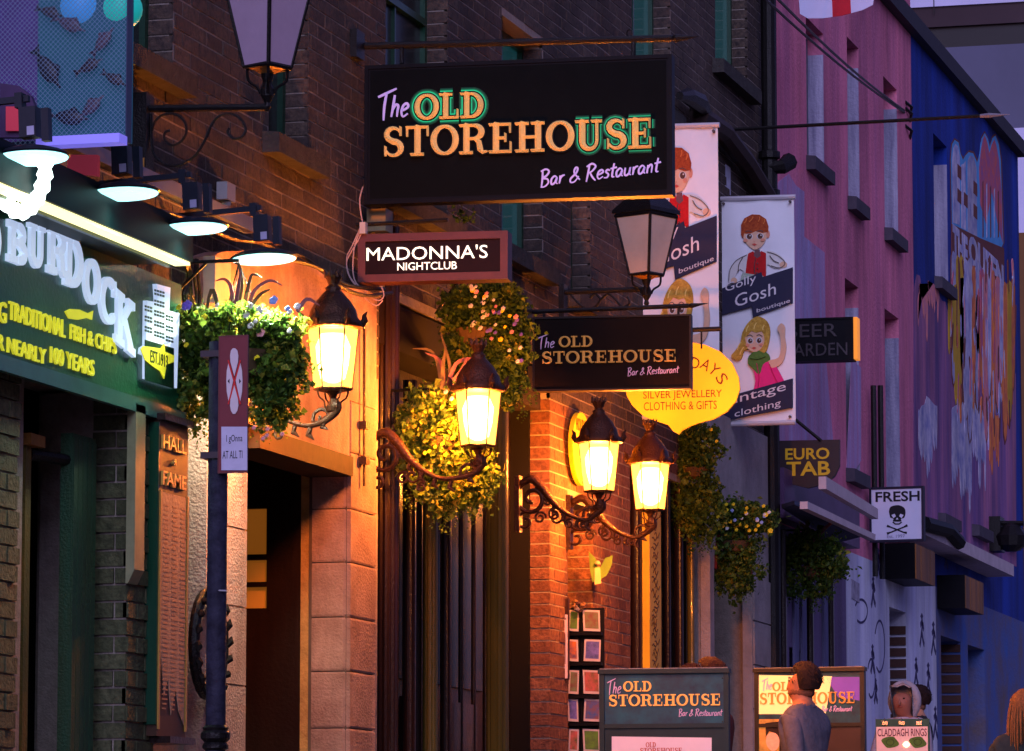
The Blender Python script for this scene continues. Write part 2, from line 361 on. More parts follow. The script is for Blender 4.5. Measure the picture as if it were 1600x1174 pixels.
def brick_obj(F, r_, parent, m, j):
    a0, a1, t0, t1 = r_; key = (round(a1-a0, 2), m.name, j, F is F0)
    if key not in BRK:
        b = MB(); b.fbox(F, 0, a1-a0, 0, .065, -.02-F.O.dot(F.N)*0, .0008+j*.001)
        o0 = F.O.copy(); me = bpy.data.meshes.new('brick')
        me.from_pydata([tuple(q-o0) for q in b.v], [], b.f); me.materials.append(m); BRK[key] = me
    o = bpy.data.objects.new('brick', BRK[key]); C.objects.link(o); o.parent = parent
    o.location = F.w(a0, t0, 0) - Vector(parent.location)
rects.sort(key=lambda q: (q[1][2] > top(q[1][0]) or q[1][0] < 16.9, q[1][0]))
near = [q for q in rects if 205 < q[1][0]*0+300][:0]
NB = 260
for i, (F, r_) in enumerate(rects[:NB]): brick_obj(F, r_, bb, M['brick'], i*7 % 4)
rest = MB().use(M['brick']); lo = M['brick_lo']
for i, (F, r_) in enumerate(rects[NB:]): rest.fbox(F, r_[0], r_[1], r_[2], r_[3], -.02, .0008+(i*7 % 4)*.001)
rest.use(lo)
def more_bricks(F, a0, a1, t0, t1, holes=(), ph=0, d=0):
    for i, r_ in enumerate(brick_rects(a0, a1, t0, t1, holes, None, ph)): rest.fbox(F, *r_, -.02+d, .0008+d+(i*7 % 4)*.001)
# lower storey brickwork and the far reveals of the openings
FB = lambda y: FY(y+.008)
def reveal(y, x0, t0, t1):
    F = FY(y-.004); t = t0; k = 0
    while t < t1-.05: rest.fbox(F, x0, -.0015, t, t+.065, -.02, .001+(k*7 % 4)*.0015); t += .075; k += 1
more_bricks(F0, 24.42, 24.85, 1.25, 4.54); more_bricks(F0, 25.5, 26.5, 1.25, 4.54); more_bricks(F0, 24.85, 25.5, 4.025, 4.54)
more_bricks(F0, 26.5, 28.62, 4.4, 4.54, ph=1)
reveal(25.5, -.2, 1.25, 3.95); reveal(24.42, -.2, 1.25, 4.6)
rest.use(M['brick'])
for h in UP: reveal(h[1], -.14, h[2]+.02, h[3])
rest.obj('brickwork', None, bb, kind='stuff')
def window(parent, y0, y1, z0, z1, xg=-.15, fm=None, pm=None, bars=1, w=.05, label=None):
    fm = fm or M['green']; pm = pm or M['glass']
    b = MB(); b.holed(F0, y0+.002, y1-.002, z0+.002, z1-.002, [(y0+w, y1-w, z0+w, z1-w)], xg+.03, xg-.03)
    zm = (z0+z1)/2; b.box(xg-.02, xg+.035, y0+w, y1-w, zm-.02, zm+.02)
    for i in range(bars): yb = y0+(y1-y0)*(i+1)/(bars+1); b.box(xg-.015, xg+.022, yb-.012, yb+.012, z0+w, zm-.02); b.box(xg-.015, xg+.022, yb-.012, yb+.012, zm+.02, z1-w)
    f = b.obj('window', fm, parent, label)
    for za, zb in ((z0+w, zm-.021), (zm+.021, z1-w)):
        MB().box(xg-.01, xg, y0+w, y1-w, za, zb).obj('pane', pm, f)
    return f
def sill(parent, y0, y1, z, h=.12, out=.09, m=None):
    b = MB(); b.hexa([(-.1,y0,z-h),(out,y0,z-h),(out,y1,z-h),(-.1,y1,z-h),(-.1,y0,z),(out,y0,z-.02),(out,y1,z-.02),(-.1,y1,z)])
    return b.obj('sill', m or M['sill'], parent)
for i, (y0, y1, z0, z1) in enumerate(UP):
    window(bb, y0, y1, z0, z1, bars=1, pm=mat('teal_glass', (.006,.05,.05), .12, 0, 0, coat=.4, emit=(.01,.06,.07), es=.35) if i in (3, 5, 6) else None); sill(bb, y0-.1, y1+.1, z0+.001)
# curved plaster surround of the corner doorway, with its stone pier
sd = thing('doorway_surround', 'pinkish rendered arch surround with stone pier framing the dark pub side door', 'doorway', (0, 18, G(18)))
vj = [632,712,800,883,968,1052,1140,1230]; zj = [F0.px(565, v, .1)[1] for v in vj]; zP = zj[0]
top_pts = [F0.px(*p, .1) for p in ((600,466),(575,455),(540,443),(500,424),(470,407),(440,395),(410,392),(380,392),(350,393),(320,398),(290,410))]
outl = [(17.86, .9)]+[(max(a, 17.86), t) for a, t in reversed(top_pts)]+[(yk, top_pts[0][1]-.02), (yk, zP), (yj, zP), (yj, 3.75), (18.42, 3.75), (18.42, .9)]
outl = [outl[0]]+[p for p in outl[1:]]
MB().prism(F0, outl, -.1, .1).obj('spandrel', M['stone'], sd)
for i in range(len(zj)-1):
    z1, z0 = zj[i]-.003, zj[i+1]+.003; e = .014
    if i == 0: z1 = zP-.002
    # chamfered block
    P = [(-.1, yj), (.1-.03, yj), (.1, yj+.03), (.1, yk), (-.1, yk)]
    b = MB(); n = 5; vs_ = []
    for z, k in ((z0, 1), (z0+.01, 0), (z1-.01, 0), (z1, 1)):
        for x, y in P: vs_.append((x-(.004*k if x > 0 else 0), y+(.004*k if y < yj+.01 else 0), z))
    b.add(vs_, [(i_*n+k, i_*n+(k+1) % n, (i_+1)*n+(k+1) % n, (i_+1)*n+k) for i_ in range(3) for k in range(n)]+[tuple(range(n-1,-1,-1)), tuple(3*n+k for k in range(n))])
    b.obj('stone_block', M['stone'], sd)
MB().box(-.12, .084, yj+.012, yk-.004, .9, zP-.01).obj('joint', M['stone_joint'], sd)
MB().box(-.17, -.1, yj+.03, yj+.2, .9, 3.74).obj('brick_jamb', mat('orange_jamb', (.42,.24,.08), .8, 0, .4, 12, .4, 50), sd)
MB().box(-.9, -.17, yj+.1, yj+.2, .6, 4.4).obj('side_panel', M['timber'], sd)
# recessed door with lit panes
FD = FY(yj+.09)
dr = MB(); pan = []
for (u0, u1) in ((335, 369), (377, 421)):
    for (v0, v1) in ((796, 868), (876, 911), (918, 952)):
        a0, t0 = FD.px(u0, v1); a1, t1 = FD.px(u1, v0); pan.append((a0, a1, t0, t1))
dr.holed(FD, -.85, -.175, .7, 3.72, pan, .045, 0); d_ = dr.obj('door', M['timber'], sd)
for a0, a1, t0, t1 in pan: MB().fbox(FD, a0, a1, t0, t1, .005, .012).obj('pane', mat('warm_pane', (.4,.2,.05), .4, 0, 0, emit=(.75,.22,.02), es=.16), d_)
# soffit board over the door
sb = MB(); a0 = Wy(395, 680, .16); sb.box(-.1, .14, 18.5, yj-.06, 3.64, 3.74); sb.obj('door_hood', mat('hood_brown', (.05,.025,.012), .7, 0, .4, 14, spec=.1), sd)
a, t = F0.px(345, 640, .19)
# stones of the wall left of the door
for i in range(7):
    z1 = 3.6-i*.37
    MB().box(.101, .112, 17.9, 18.4, z1-.362, z1).obj('stone_block', M['stone'], sd)
# ---------------------------------------------------------------- pub front: glossy dark timber
pf = thing('public_house_shopfront', 'dark glossy timber pub front with fluted pilasters beside the stone pier', 'pub front', (0, 22, G(22)))
MB().box(-.3, -.24, 20.86, 24.4, .8, 4.7).obj('back_panel', M['timber'], pf)
MB().box(-.24, .0, 20.86, 24.2, 4.45, 4.7).obj('beam', mat('matt_dark_beam', (.012,.006,.006), .8, 0, .3, 9, spec=.1), pf)
def column(u, w, x, m, z1=4.32, flutes=5, name='column', par=None, v=900):
    y = Wy(u, v, x); r_ = w*PX(y)/2*1.0; b = MB(); n = flutes*4
    b.lathe((x-.5*r_, y, .8), [(1, 0), (1, z1-.8)], n); o = len(b.v)
    for i, q in enumerate(b.v):
        a = 2*math.pi*(i % n)/n; k = r_*(1-.10*(1 if i % 4 == 0 else 0))
        b.v[i] = Vector((x-.5*r_+math.cos(a)*k, y+math.sin(a)*k, q.z))
    return b.obj(name, m, par or pf)
column(611, 46, .02, M['timber'], 5.1, 9); column(645, 22, .0, M['timber']); column(657, 14, -.1, M['timber'])
column(678, 24, -.02, M['olive'], flutes=7); column(701, 18, -.05, M['timber']); column(786, 36, .08, M['olive'], 4.32, flutes=9)
for u in (722, 742, 760): column(u, 8, -.12, M['timber'], 4.0)
MB().box(-.2, -.12, 21.9, 23.2, .8, 2.6).obj('lower_panel', M['timber'], pf)
MB().box(-.34, -.12, 24.37, 24.40, .8, 4.6).obj('dark_recess_sheet', M['void'], pf)  # shade of the opening, put in as a black sheet
for y in (20.95, 21.9, 22.9):
    MB().box(-.235, -.2, y, y+.8, 2.7, 4.2).obj('window_pane', M['glass'], pf)
# window bay between the two brick pillars
sw = thing('shop_window', 'narrow green framed window between two red brick pillars behind the postcards', 'window', (-.2, 25.1, G(25)))
MB().holed(F0, 24.86, 25.49, .8, 3.93, [(24.93,25.42,1.4,3.3),(24.93,25.42,3.4,3.85)], -.18, -.25).obj('frame', M['green'], sw)
MB().box(-.23,-.22,24.93,25.42,1.4,3.3).obj('pane', M['glass'], sw)
for k in range(3): MB().box(-.23,-.2,24.94+k*.16,24.94+k*.16+.14,3.41,3.84).obj('slat', mat('shop_slat', (.12,.10,.03), .5), sw)
# second timber front
tf = thing('timber_shopfront', 'dark varnished timber shopfront posts between brick pillar and grey doorway', 'shopfront', (0, 27.5, G(27.5)))
MB().box(-.3,-.24,26.52,28.6,.8,4.33).obj('back_panel', M['timber'], tf)
for u, w, x, m in ((998,18,.03,'timber'),(1045,12,.0,'timber'),(1064,14,.0,'timber'),(1082,12,.02,'olive')): column(u, w, x, M[m], 4.33, par=tf)
a0, a1 = Wy(1072, 900, -.1), Wy(1100, 900, -.1)
MB().box(-.24,-.1,a0,a1-.15,.8,4.3).obj('side_panel', M['timber'], tf)
Fy = FX(.1); y0, y1 = Fy.px(1015, 900)[0], Fy.px(1033, 900)[0]
ys = tag(MB().fbox(Fy, y0, y1, 1.6, Fy.px(1022, 775)[1], -.05, 0).obj('banner_strip', M['yellow']), 'narrow vertical yellow strip sign on dark timber post above the menu board', 'sign')
b = MB()
rs_ = random.Random(12)
for i in range(34):
    t = Fy.px(1022, 1040-i*7.6)[1]; yc_ = (y0+y1)/2+rs_.uniform(-.05,.05)
    b.ribbon(Fy, smooth2([(yc_-.07, t), (yc_-.03, t+.03*rs_.random()), (yc_+.02, t-.02*rs_.random()), (yc_+.07, t+.02)], 3), .008, .0005, .003)
b.obj('lettering', mat('brown_lettering', (.10,.045,.01), .6, 0, 0), ys)
# grey stone doorway with arch
gd = thing('stone_archway', 'grey stone doorway with a shallow arch behind the small hanging basket', 'doorway', (0, 29.5, G(29.5)))
grey = mat('grey_limestone', (.34,.30,.30), .85, 0, .3, 5, .4, 50)
FA = FX(.06); ar = [(28.62, 1.0), (28.62, 4.95), (30.95, 4.95), (30.95, 1.0), (30.05, 1.0), (30.05, 3.75)]+[(29.4+.65*math.cos(R(k*15)), 3.75+.62*math.sin(R(k*15))) for k in range(1, 12)]+[(28.75, 3.75), (28.75, 1.0)]
MB().prism(F0, ar, -.004, .07).obj('surround', grey, gd)
for i in range(8): MB().box(.0701, .085, 30.07, 30.93, 1.2+i*.33, 1.2+i*.33+.318).obj('stone_block', grey, gd)
MB().box(-.36, -.3, 28.75, 30.1, .9, 3.7).obj('door', M['green'], gd)
MB().box(-.345, -.3, 28.75, 30.1, 3.72, 4.38).obj('fanlight', mat('dark_red_glass', (.08,.012,.012), .15), gd)
b = MB(); b.tube([(-.0+.05, 29.4+.62*math.cos(R(k)), 3.75+.58*math.sin(R(k))) for k in range(5, 176, 10)], .035, 6); b.obj('red_moulding', mat('red_moulding_paint', (.16,.02,.015), .35), gd)
# ================================================================ FISH SHOP on the left
fs = thing('fish_shop_front', 'chip shop front of old brick piers and green timber below the lit fascia', 'shopfront', (0, 16.3, G(16.3)))
y1 = Wy(28, 900, .06); y2, y3 = Wy(200, 900, .12), Wy(240, 900, .12)
MB().box(-.3, .05, 14.6, y1, .7, 3.55).obj('pier', M['mortar'], fs)
MB().box(-.3, .11, y2+.008, y3, .7, 3.72).obj('pier', M['mortar'], fs)
n = 0
for (F, a0, a1, d) in ((FX(.058), 15.0, y1, 0), (FX(.118), y2, y3, 0), (FY(y2), -.05, .115, 0)):
    for i, r_ in enumerate(brick_rects(a0, a1, 1.75, 3.7, [])):
        b = MB(); w_ = r_[1]-r_[0]; b.fbox(F, r_[0], r_[1], r_[2], r_[3], -.02, (i*5 % 4)*.003); b.obj('brick', M['brick_old'], fs)
MB().box(-.9, -.8, 15.4, 17.3, .6, 3.7).obj('inner_partition', M['void'], fs)
# timber door leaf standing open, post and rail
FL = FX(.02)
a0, a1 = FL.px(111, 900)[0], FL.px(147, 900)[0]; tt = FL.px(111, 676)[1]
b = MB(); x_ = -.035; b.box(x_, .02, a0, a1, .7, tt); b.obj('door_leaf', M['greent'], fs)
for k in range(5): w_ = (a1-a0)/5; MB().box(.02, .026, a0+k*w_+.004, a0+(k+1)*w_-.004, .7, tt-.02).obj('plank', M['greent'], fs)
a0 = FL.px(48, 900)[0]
MB().box(-.12, -.05, a0+.1, a0+.16, .7, FL.px(48, 690)[1]).obj('post', mat('ochre_timber', (.20,.12,.02), .7, 0, .4, 10, .4, 60, (.04,.06,.02), True), fs)
MB().box(-.14, -.02, a0+.08, a0+.24, FL.px(48, 690)[1], FL.px(48, 672)[1]).obj('post_cap', mat('ochre_block', (.30,.13,.03), .7, 0, .3, 20), fs)
MB().tube([(-.08, a0+.2, FL.px(48, 690)[1]-.03), (-.0, a0+.5, FL.px(48, 690)[1]-.03)], .025).obj('rail', M['iron'], fs)
MB().tube([(-.12, a0+.0, .7), (-.12, a0+.0, 2.35)], .06).obj('stub_post', M['iron'], fs)
MB().box(-.5, -.45, 15.9, 16.9, .7, 3.6).obj('back_door', mat('dark_green_door', (.004,.02,.012), .4), fs)
a0, a1 = FX(.16).px(211, 800)[0], FX(.16).px(226, 800)[0]; zt, zb = 3.66, FX(.16).px(211, 890)[1]
b = MB(); b.box(.119, .16, a0, a1, zb, zt); b.hexa([(.119,a0,zb-.06),(.13,a0,zb-.06),(.13,a1,zb-.06),(.119,a1,zb-.06),(.119,a0,zb),(.16,a0,zb),(.16,a1,zb),(.119,a1,zb)])
b.obj('cream_bracket', mat('cream_paint', (.26,.26,.15), .6, 0, .3, 10), fs)
# notice case
FN = FX(.17)
y0, y1 = FN.px(246, 900)[0], FN.px(292, 900)[0]; zt = FN.px(246, 655)[1]; zb = FN.px(246, 1150)[1]
tp_ = FN.px(250, 766)[1]
nc = thing('notice_case', 'tall narrow notice case headed HALL of FAME holding a faded torn poster', 'notice board', (.1, y0, zb))
MB().box(.06, .17, y0+.012, y1, zb, zt).obj('backboard', mat('brown_board', (.05,.022,.012), .5, 0, .3, 12), nc)
MB().box(.03, .085, y0, y0+.011, zb, zt).obj('edge', M['yellow'], nc)
for a_ in (y0+.012, y1-.02): MB().box(.1705, .178, a_, a_+.018, zb+.03, tp_-.0).obj('gilt_bead', mat('case_gilt', (.45,.26,.06), .4, .3, .2, 20), nc)
MB().box(.085, .17, y0, y0+.011, zb+.05, zt-.01).obj('edge', M['green'], nc)
b = MB(); w2 = y1-y0
for t, v0, v1, k in (('HALL', 678, 700, 0), ('of', 712, 722, .13), ('FAME', 735, 757, 0)):
    a, t1 = FN.px(250, v0); _, t0 = FN.px(250, v1)
    text(b, FN, t, y0+.03+k, y1-.05-k, t0, t1, 0.0005, .012, .01, rise=-.0)
b.obj('lettering', mat('brass_letter', (.75,.42,.10), .35, .4, .2, 40), nc)
tp, bp = FN.px(250, 768)[1], FN.px(250, 1130)[1]
pts = [(y0+.03, tp), (y1-.03, tp), (y1-.03, bp), (y1-.1, bp+.06), (y1-.14, bp+.16), (y1-.2, bp+.04), (y1-.24, bp+.2), (y1-.29, bp+.12), (y1-.33, bp+.3), (y0+.03, bp+.35)]
po = MB().prism(FN, pts, .001, .004).obj('poster', mat('faded_poster', (.36,.26,.19), .7, 0, .25, 25, .2, 40, streak=True), nc)
b = MB()
for k in range(44):
    zz = tp-.06-k*.021
    for c in range(3):
        a = y0+.06+c*.11; b.fbox(FN, a, a+.05+.03*random.random(), zz, zz+.007, .0045, .0055)
b.obj('print', mat('brown_print', (.34,.20,.13), .8, 0, 0), po)
MB().box(.06, .2, y0, y1, zt, zt+.03).obj('cap', M['timber'], nc); MB().box(.06, .22, y0+.05, y1, zb-.03, zb).obj('ledge', M['timber'], nc)
# wreath ring on the stone behind the signpost
FW = FX(.14); c_ = FW.px(326, 1007); wr = thing('wall_wreath', 'dark oval iron wreath on the stone wall just behind the signpost', 'wreath', (.12, c_[0], c_[1]-.25))
b = MB(); b.tube([FW.w(c_[0]+.20*math.cos(R(k)), c_[1]+.235*math.sin(R(k))) for k in range(0, 361, 15)], .028, 8); b.obj('ring', M['iron'], wr)
b = MB()
for k in range(0, 360, 18):
    p = FW.w(c_[0]+.20*math.cos(R(k)), c_[1]+.235*math.sin(R(k)), .012); q = FW.w(c_[0]+.235*math.cos(R(k+10)), c_[1]+.27*math.sin(R(k+10)), .03); b.tube([p, (p+q)/2+Vector((.01,0,0)), q], [.016, .018, .004], 6)
b.obj('leaf_border', mat('matt_iron', (.012,.01,.01), .8, 0, 0, spec=.05), wr, kind='stuff')
# ---------------------------------------------------------------- fascia
FC = FX(.42); yc = FC.px(304, 410)[0]; zc = FC.px(304, 411)[1]
XF = .13; FF = FX(XF); yF = FF.px(283, 500)[0]; zb, zt = FF.px(262, 646)[1], FF.px(283, 405)[1]
fa = thing('shop_fascia', 'dark green fascia with white BURDOCK letters in an arc and yellow lines', 'shop sign', (.05, 16, zb))
MB().box(.0, XF, 14.2, yF, zb+.0, zc+.001).obj('board', mat('fascia_green', (.008,.115,.05), .35, 0, .35, 5, .1, 50, coat=.3), fa)
MB().box(XF, XF+.03, 14.2, yF, zb-.045, zb+.02).obj('lower_moulding', mat('fascia_moulding', (.05,.16,.13), .3, 0, .2, 10, coat=.4), fa)
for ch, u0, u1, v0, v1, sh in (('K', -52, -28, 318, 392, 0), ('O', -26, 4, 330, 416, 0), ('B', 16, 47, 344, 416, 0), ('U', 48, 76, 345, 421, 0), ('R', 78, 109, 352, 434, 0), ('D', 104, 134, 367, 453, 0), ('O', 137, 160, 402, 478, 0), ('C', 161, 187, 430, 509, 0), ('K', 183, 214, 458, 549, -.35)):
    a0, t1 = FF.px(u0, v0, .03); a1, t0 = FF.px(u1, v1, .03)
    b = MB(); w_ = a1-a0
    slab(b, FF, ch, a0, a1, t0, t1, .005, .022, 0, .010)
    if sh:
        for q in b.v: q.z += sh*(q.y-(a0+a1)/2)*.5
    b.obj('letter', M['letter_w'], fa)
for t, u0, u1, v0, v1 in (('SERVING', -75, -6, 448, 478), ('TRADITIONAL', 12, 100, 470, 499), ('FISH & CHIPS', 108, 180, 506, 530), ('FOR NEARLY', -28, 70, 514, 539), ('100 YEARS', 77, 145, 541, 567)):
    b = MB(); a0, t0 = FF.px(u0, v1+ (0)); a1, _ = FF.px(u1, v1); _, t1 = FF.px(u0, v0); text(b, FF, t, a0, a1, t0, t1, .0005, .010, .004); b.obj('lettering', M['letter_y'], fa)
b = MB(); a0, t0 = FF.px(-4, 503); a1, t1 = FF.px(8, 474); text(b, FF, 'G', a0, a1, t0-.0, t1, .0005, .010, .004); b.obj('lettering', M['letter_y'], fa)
# small round fish motif above the word FISH
b = MB(); b.prism(FF, FF.pp([(100,487),(108,483),(122,484),(136,490),(144,486),(142,500),(134,497),(120,500),(106,498)]), .0005, .006); b.obj('fish_motif', M['letter_y'], fa)
# church-shaped emblem with fish plate
em = MB(); em.prism(FF, FF.pp([(223,470),(240,473),(238,444),(260,450),(258,486),(274,490),(270,607),(222,592),(222,556),(215,553),(216,544),(222,540)]), .0005, .02); e_ = em.obj('emblem', M['letter_w'], fa)
b = MB(); FE = FX(XF+.0205)
def emb(u0, u1, v0, v1):
    b.prism(FE, FE.pp([(u0, v0), (u1, v0+.3*(u1-u0)), (u1, v1+.3*(u1-u0)), (u0, v1)]), .0, .003)
emb(226, 271, 531, 594)
for cx0, n_, top_, rows in ((226, 3, 474, 9), (241, 4, 449, 14), (259, 3, 489, 8)):
    for i in range(n_):
        for j in range(rows):
            if j % 3 == 2: continue
            u_ = cx0+i*4.2; emb(u_, u_+2.6, top_+3+i*1.2+j*5.4, top_+3+i*1.2+j*5.4+(3.2))
b.obj('emblem_print', M['green'], e_, kind='stuff')
b = MB(); b.prism(FE, FE.pp([(218,546),(222,541),(236,543),(249,545),(254,538),(256,550),(270,556),(269,566),(258,570),(254,592),(248,580),(236,572),(224,562)]), .0035, .008); fi = b.obj('fish_plate', M['letter_y'], e_)
b = MB(); a0, t0 = FF.px(235, 566, .03); a1, t1 = FF.px(262, 556, .03); text(b, Fr((XF+.0295,0,0),(0,1,0)), 'EST.1913', a0, a1, t0, t1, .0, .002); b.obj('emblem_date', M['green'], e_)
# light box canopy over the fascia
FC = FX(.42); yc = FC.px(304, 410)[0]; zc = FC.px(304, 411)[1]
cn = thing('fascia_light_canopy', 'slim dark canopy over the green fascia with a glowing yellow strip light beneath', 'light', (.2, 16, zc))
zc0 = zc
MB().box(.0, .42, 14.4, yc-.02, zc0, zc0+.17).obj('housing', mat('canopy_dark', (.002,.012,.012), .5, 0, .3, 9, spec=.1), cn)
MB().box(.34, .41, 14.4, yc-.03, zc0-.016, zc0-.001).obj('strip_tube', mat('strip_glow', (1,1,.8), .5, 0, 0, emit=(1,.93,.42), es=1.3), cn)
MB().box(.30, .32, 14.4, yc-.03, zc0-.02, zc0-.001).obj('reflector', M['green'], cn)
# ================================================================ PINK AND BLUE BUILDING
YB0, YM, YB1 = YE+.02, Wy(1427, 400), Wy(1591, 300)
zr = Wz(1590, 245)
pb = thing('painted_building', 'tall pink and blue rendered building with graffiti mural and small deep windows', 'building', (0, 36, G(36)))
PH = []
def op(u0, u1, v0, v1): # opening seen at its near edge
    a0, t1 = F0.px(u0, v0); a1, _ = F0.px(u1, v0); t0 = F0.px(u0, v1)[1]; return (a0, a1, t0, t1)
PW = [op(1259,1286,26,240), op(1323,1341,57,303), op(1380,1401,119,352), op(1257,1284,383,690), op(1320,1341,434,728), op(1382,1404,482,780)]
BW = [op(1458,1479,208,428), op(1463,1485,541,798), op(1516,1536,587,816), op(1562,1580,628,830)]
pink = mat('pink_render', (.78,.22,.33), .9, 0, .3, 2.3, .5, 30, (.52,.16,.29), True, big=.4)
blue = mat('blue_render', (.008,.045,.36), .85, 0, .3, 1.5, .4, 30, (.008,.02,.18), True, big=.5)
blu2 = mat('pale_blue_wash', (.28,.33,.60), .9, 0, .3, 2, .4, 30, (.40,.22,.42), True)
GF = Wz(1300, 760)-.02   # top of the ground floor
GF = 4.35
MB().holed(F0, YB0, YM, GF, 12.6, PW, 0, -.3).obj('pink_wall', pink, pb)
MB().holed(F0, YM, YB1, GF, zr, BW, 0, -.3).obj('blue_wall', blue, pb)
MB().box(-4, -.31, YB0, YB1-.1, 1, zr-.2).obj('core', M['void'], pb)
MB().box(-4, -.0, YB1-.02, YB1, 1, zr).obj('end_wall', blue, pb)
# sloping coping: the roof edge
MB().box(-.3, .09, YB0, YB1+.05, zr, zr+.16).obj('coping', mat('dark_coping', (.03,.028,.04), .7, 0, .3, 10), pb)
for i, (a0, a1, t0, t1) in enumerate(PW+BW):
    xg = -.13 if i < 6 else -.16
    pm = mat('pale_reveal', (.42,.40,.55), .85, 0, .45, 10, .4, 40, (.16,.15,.26), True)  # pale colour stands for the sky light on the far reveal
    b = MB(); b.box(xg, -.001, a1-.02, a1-.001, t0, t1-.18); b.obj('reveal', pm, pb)
    f = MB().holed(F0, a0+.002, a1-.022, t0+.002, t1-.002, [(a0+.06, a1-.08, t0+.06, t1-.06)], xg, xg-.05).obj('window', mat('window_frame_grey', (.14,.14,.19), .6, 0, .3, 9), pb)
    MB().box(xg-.04, xg-.03, a0+.06, a1-.08, t0+.06, t1-.06).obj('pane', M['glass'], f)
    sill(pb, a0-.04, a1+.06, t0, .13, .08, mat('dark_sill', (.07,.06,.085), .9, 0, .3, 9))
# whitewashed and stained patches of the pink wall below the near windows
rnd = random.Random(3)
def patch(F, poly, m, name, d=.004, par=None): return MB().prism(F, F.pp(poly), .0005, d).obj(name, m, par)
washm = mat('lavender_wash', (.40,.34,.60), .9, 0, .5, 5, .3, 30, (.50,.18,.32), True, big=.3)
patch(F0, [(1243,290),(1256,300),(1256,370),(1288,395),(1290,560),(1302,700),(1305,745),(1215,690),(1215,285),(1232,272)], washm, 'wash_patch', par=pb)
patch(F0, [(1330,560),(1345,575),(1345,720),(1336,735),(1322,735)], washm, 'wash_patch', .003, pb)
# two slim dark pipes
for u in (1365, 1376):
    y = Wy(u, 650, .06); MB().tube([(.06, y, Wz(u, 603, .06)), (.06, y, 4.2)], .025, 8).obj('wall_pipe', M['iron'], pb)
# iron wall ties
for v in (168, 178, 205):
    p = F0.w(*F0.px(1418, v)); MB().tube([p+Vector((0,-.12,.03)), p+Vector((.04,0,0)), p+Vector((0,.12,-.05))], .015, 6).obj('wall_tie', M['iron'], pb)
# ---- mural
mu = thing('graffiti_mural', 'dripping white, red and yellow graffiti lettering painted down the blue end wall', 'mural', (0, 39, 5))
mw = mat('mural_white', (.62,.58,.70), .85, 0, .2, 5, col2=(.20,.22,.50), big=.3); mo = mat('mural_orange', (.85,.26,.04), .8, 0, .4, 5, col2=(.50,.10,.08), big=.3); my = mat('mural_yellow', (.60,.36,.02), .8, 0, .3, 3)
mr = mat('mural_red', (.66,.12,.08), .8, 0, .3, 5, col2=(.25,.10,.30)); mbk = mat('mural_brown', (.16,.045,.04), .8, 0, .2, 3); ml = mat('mural_lightblue', (.10,.36,.72), .8, 0, .2, 3)
def drip(us, top, bot, m, d, name='paint_drip', w=10):
    u0, u1 = us[0]-w*.55, us[-1]+w*.55; lerp = lambda A, u: A[0] if u <= us[0] else A[-1] if u >= us[-1] else next(A[i]+(A[i+1]-A[i])*(u-us[i])/(us[i+1]-us[i]) for i in range(len(us)-1) if us[i] <= u <= us[i+1])
    P = []; u = u0
    while u < u1-1:
        ww = min(rnd.uniform(2.2, 5.5), u1-u); c = u+ww/2; l_ = lerp(bot, c)-rnd.random()**2*55; k_ = l_-rnd.uniform(18, 46)
        P += [(u, k_), (u+ww*.18, l_-8), (c, l_), (u+ww*.82, l_-9)]; u += ww
    P.append((u1, lerp(bot, u1)-40)); T = []; u = u1
    while u > u0: T.append((u, lerp(top, u)-rnd.uniform(-4, 14))); u -= rnd.uniform(2.5, 5)
    patch(F0, P+T+[(u0, top[0])], m, name, d, mu)
def bulge(pts, m, d, name): patch(F0, pts, m, name, d, mu)
drip([1492,1502,1512], [640,640,640], [780,795,803], mw, .004)
drip([1524,1534], [640,650], [760,770], mw, .0048)
drip([1440,1449,1458], [640,625,640], [725,750,710], mw, .004)
drip([1548,1556,1564], [470,470,480], [655,690,640], mw, .0044, w=8)
drip([1486,1493,1500,1508,1516], [455,440,440,450,470], [560,640,600,625,650], my, .0062)
drip([1528,1536,1544,1552], [470,450,440,470], [600,625,560,590], mo, .0066, w=8)
drip([1562,1570,1578], [500,450,470], [610,700,640], mo, .0056, w=7)
drip([1438,1446,1454,1462], [470,455,450,460], [520,540,515,505], mat('mural_salmon', (.75,.25,.2), .8, 0, .3, 8, col2=(.5,.17,.28)), .003, w=9)  # warm glow on the wall, painted on as this salmon patch
drip([1549,1556], [650,660], [745,730], mo, .005, w=8)
# pink overpaint at the foot of the blue field
P_ = []; u_ = 1427
while u_ < 1588: P_ += [(u_, 440+(u_-1427)*.9+rnd.uniform(-22, 22))]; u_ += 5
bulge(P_+[(1588, 886), (1427, 815)], mat('pink_overpaint', (.46,.17,.30), .9, 0, .5, 3, .3, 30, (.10,.07,.26), True, big=.4), .0022, 'overpaint')
for o_ in [k for k in C.objects if k.parent == mu and k.name.startswith('paint_drip')]: o_.location.x += .003
bulge([(1486,360),(1484,250),(1486,224),(1491,216),(1498,221),(1501,240),(1505,246),(1509,240),(1514,235),(1521,237),(1527,250),(1531,240),(1533,214),(1538,205),(1543,214),(1546,226),(1550,213),(1555,209),(1561,224),(1565,250),(1569,380),(1560,400)], mbk, .004, 'outline')
bulge([(1487,362),(1485,250),(1487,226),(1491,219),(1497,223),(1500,240),(1504,250),(1508,243),(1513,238),(1520,240),(1526,254),(1530,242),(1533,217),(1538,208),(1543,217),(1546,230),(1550,216),(1555,212),(1560,226),(1563,250),(1567,380),(1560,398)], ml, .0048, 'outline_lightblue')  # light blue paint around the letters
bulge([(1488,348),(1487,252),(1489,231),(1492,225),(1496,229),(1499,246),(1499,352)], mw, .006, 'letter')
bulge([(1501,356),(1501,258),(1505,256),(1508,252),(1509,360)], mw, .0061, 'letter')
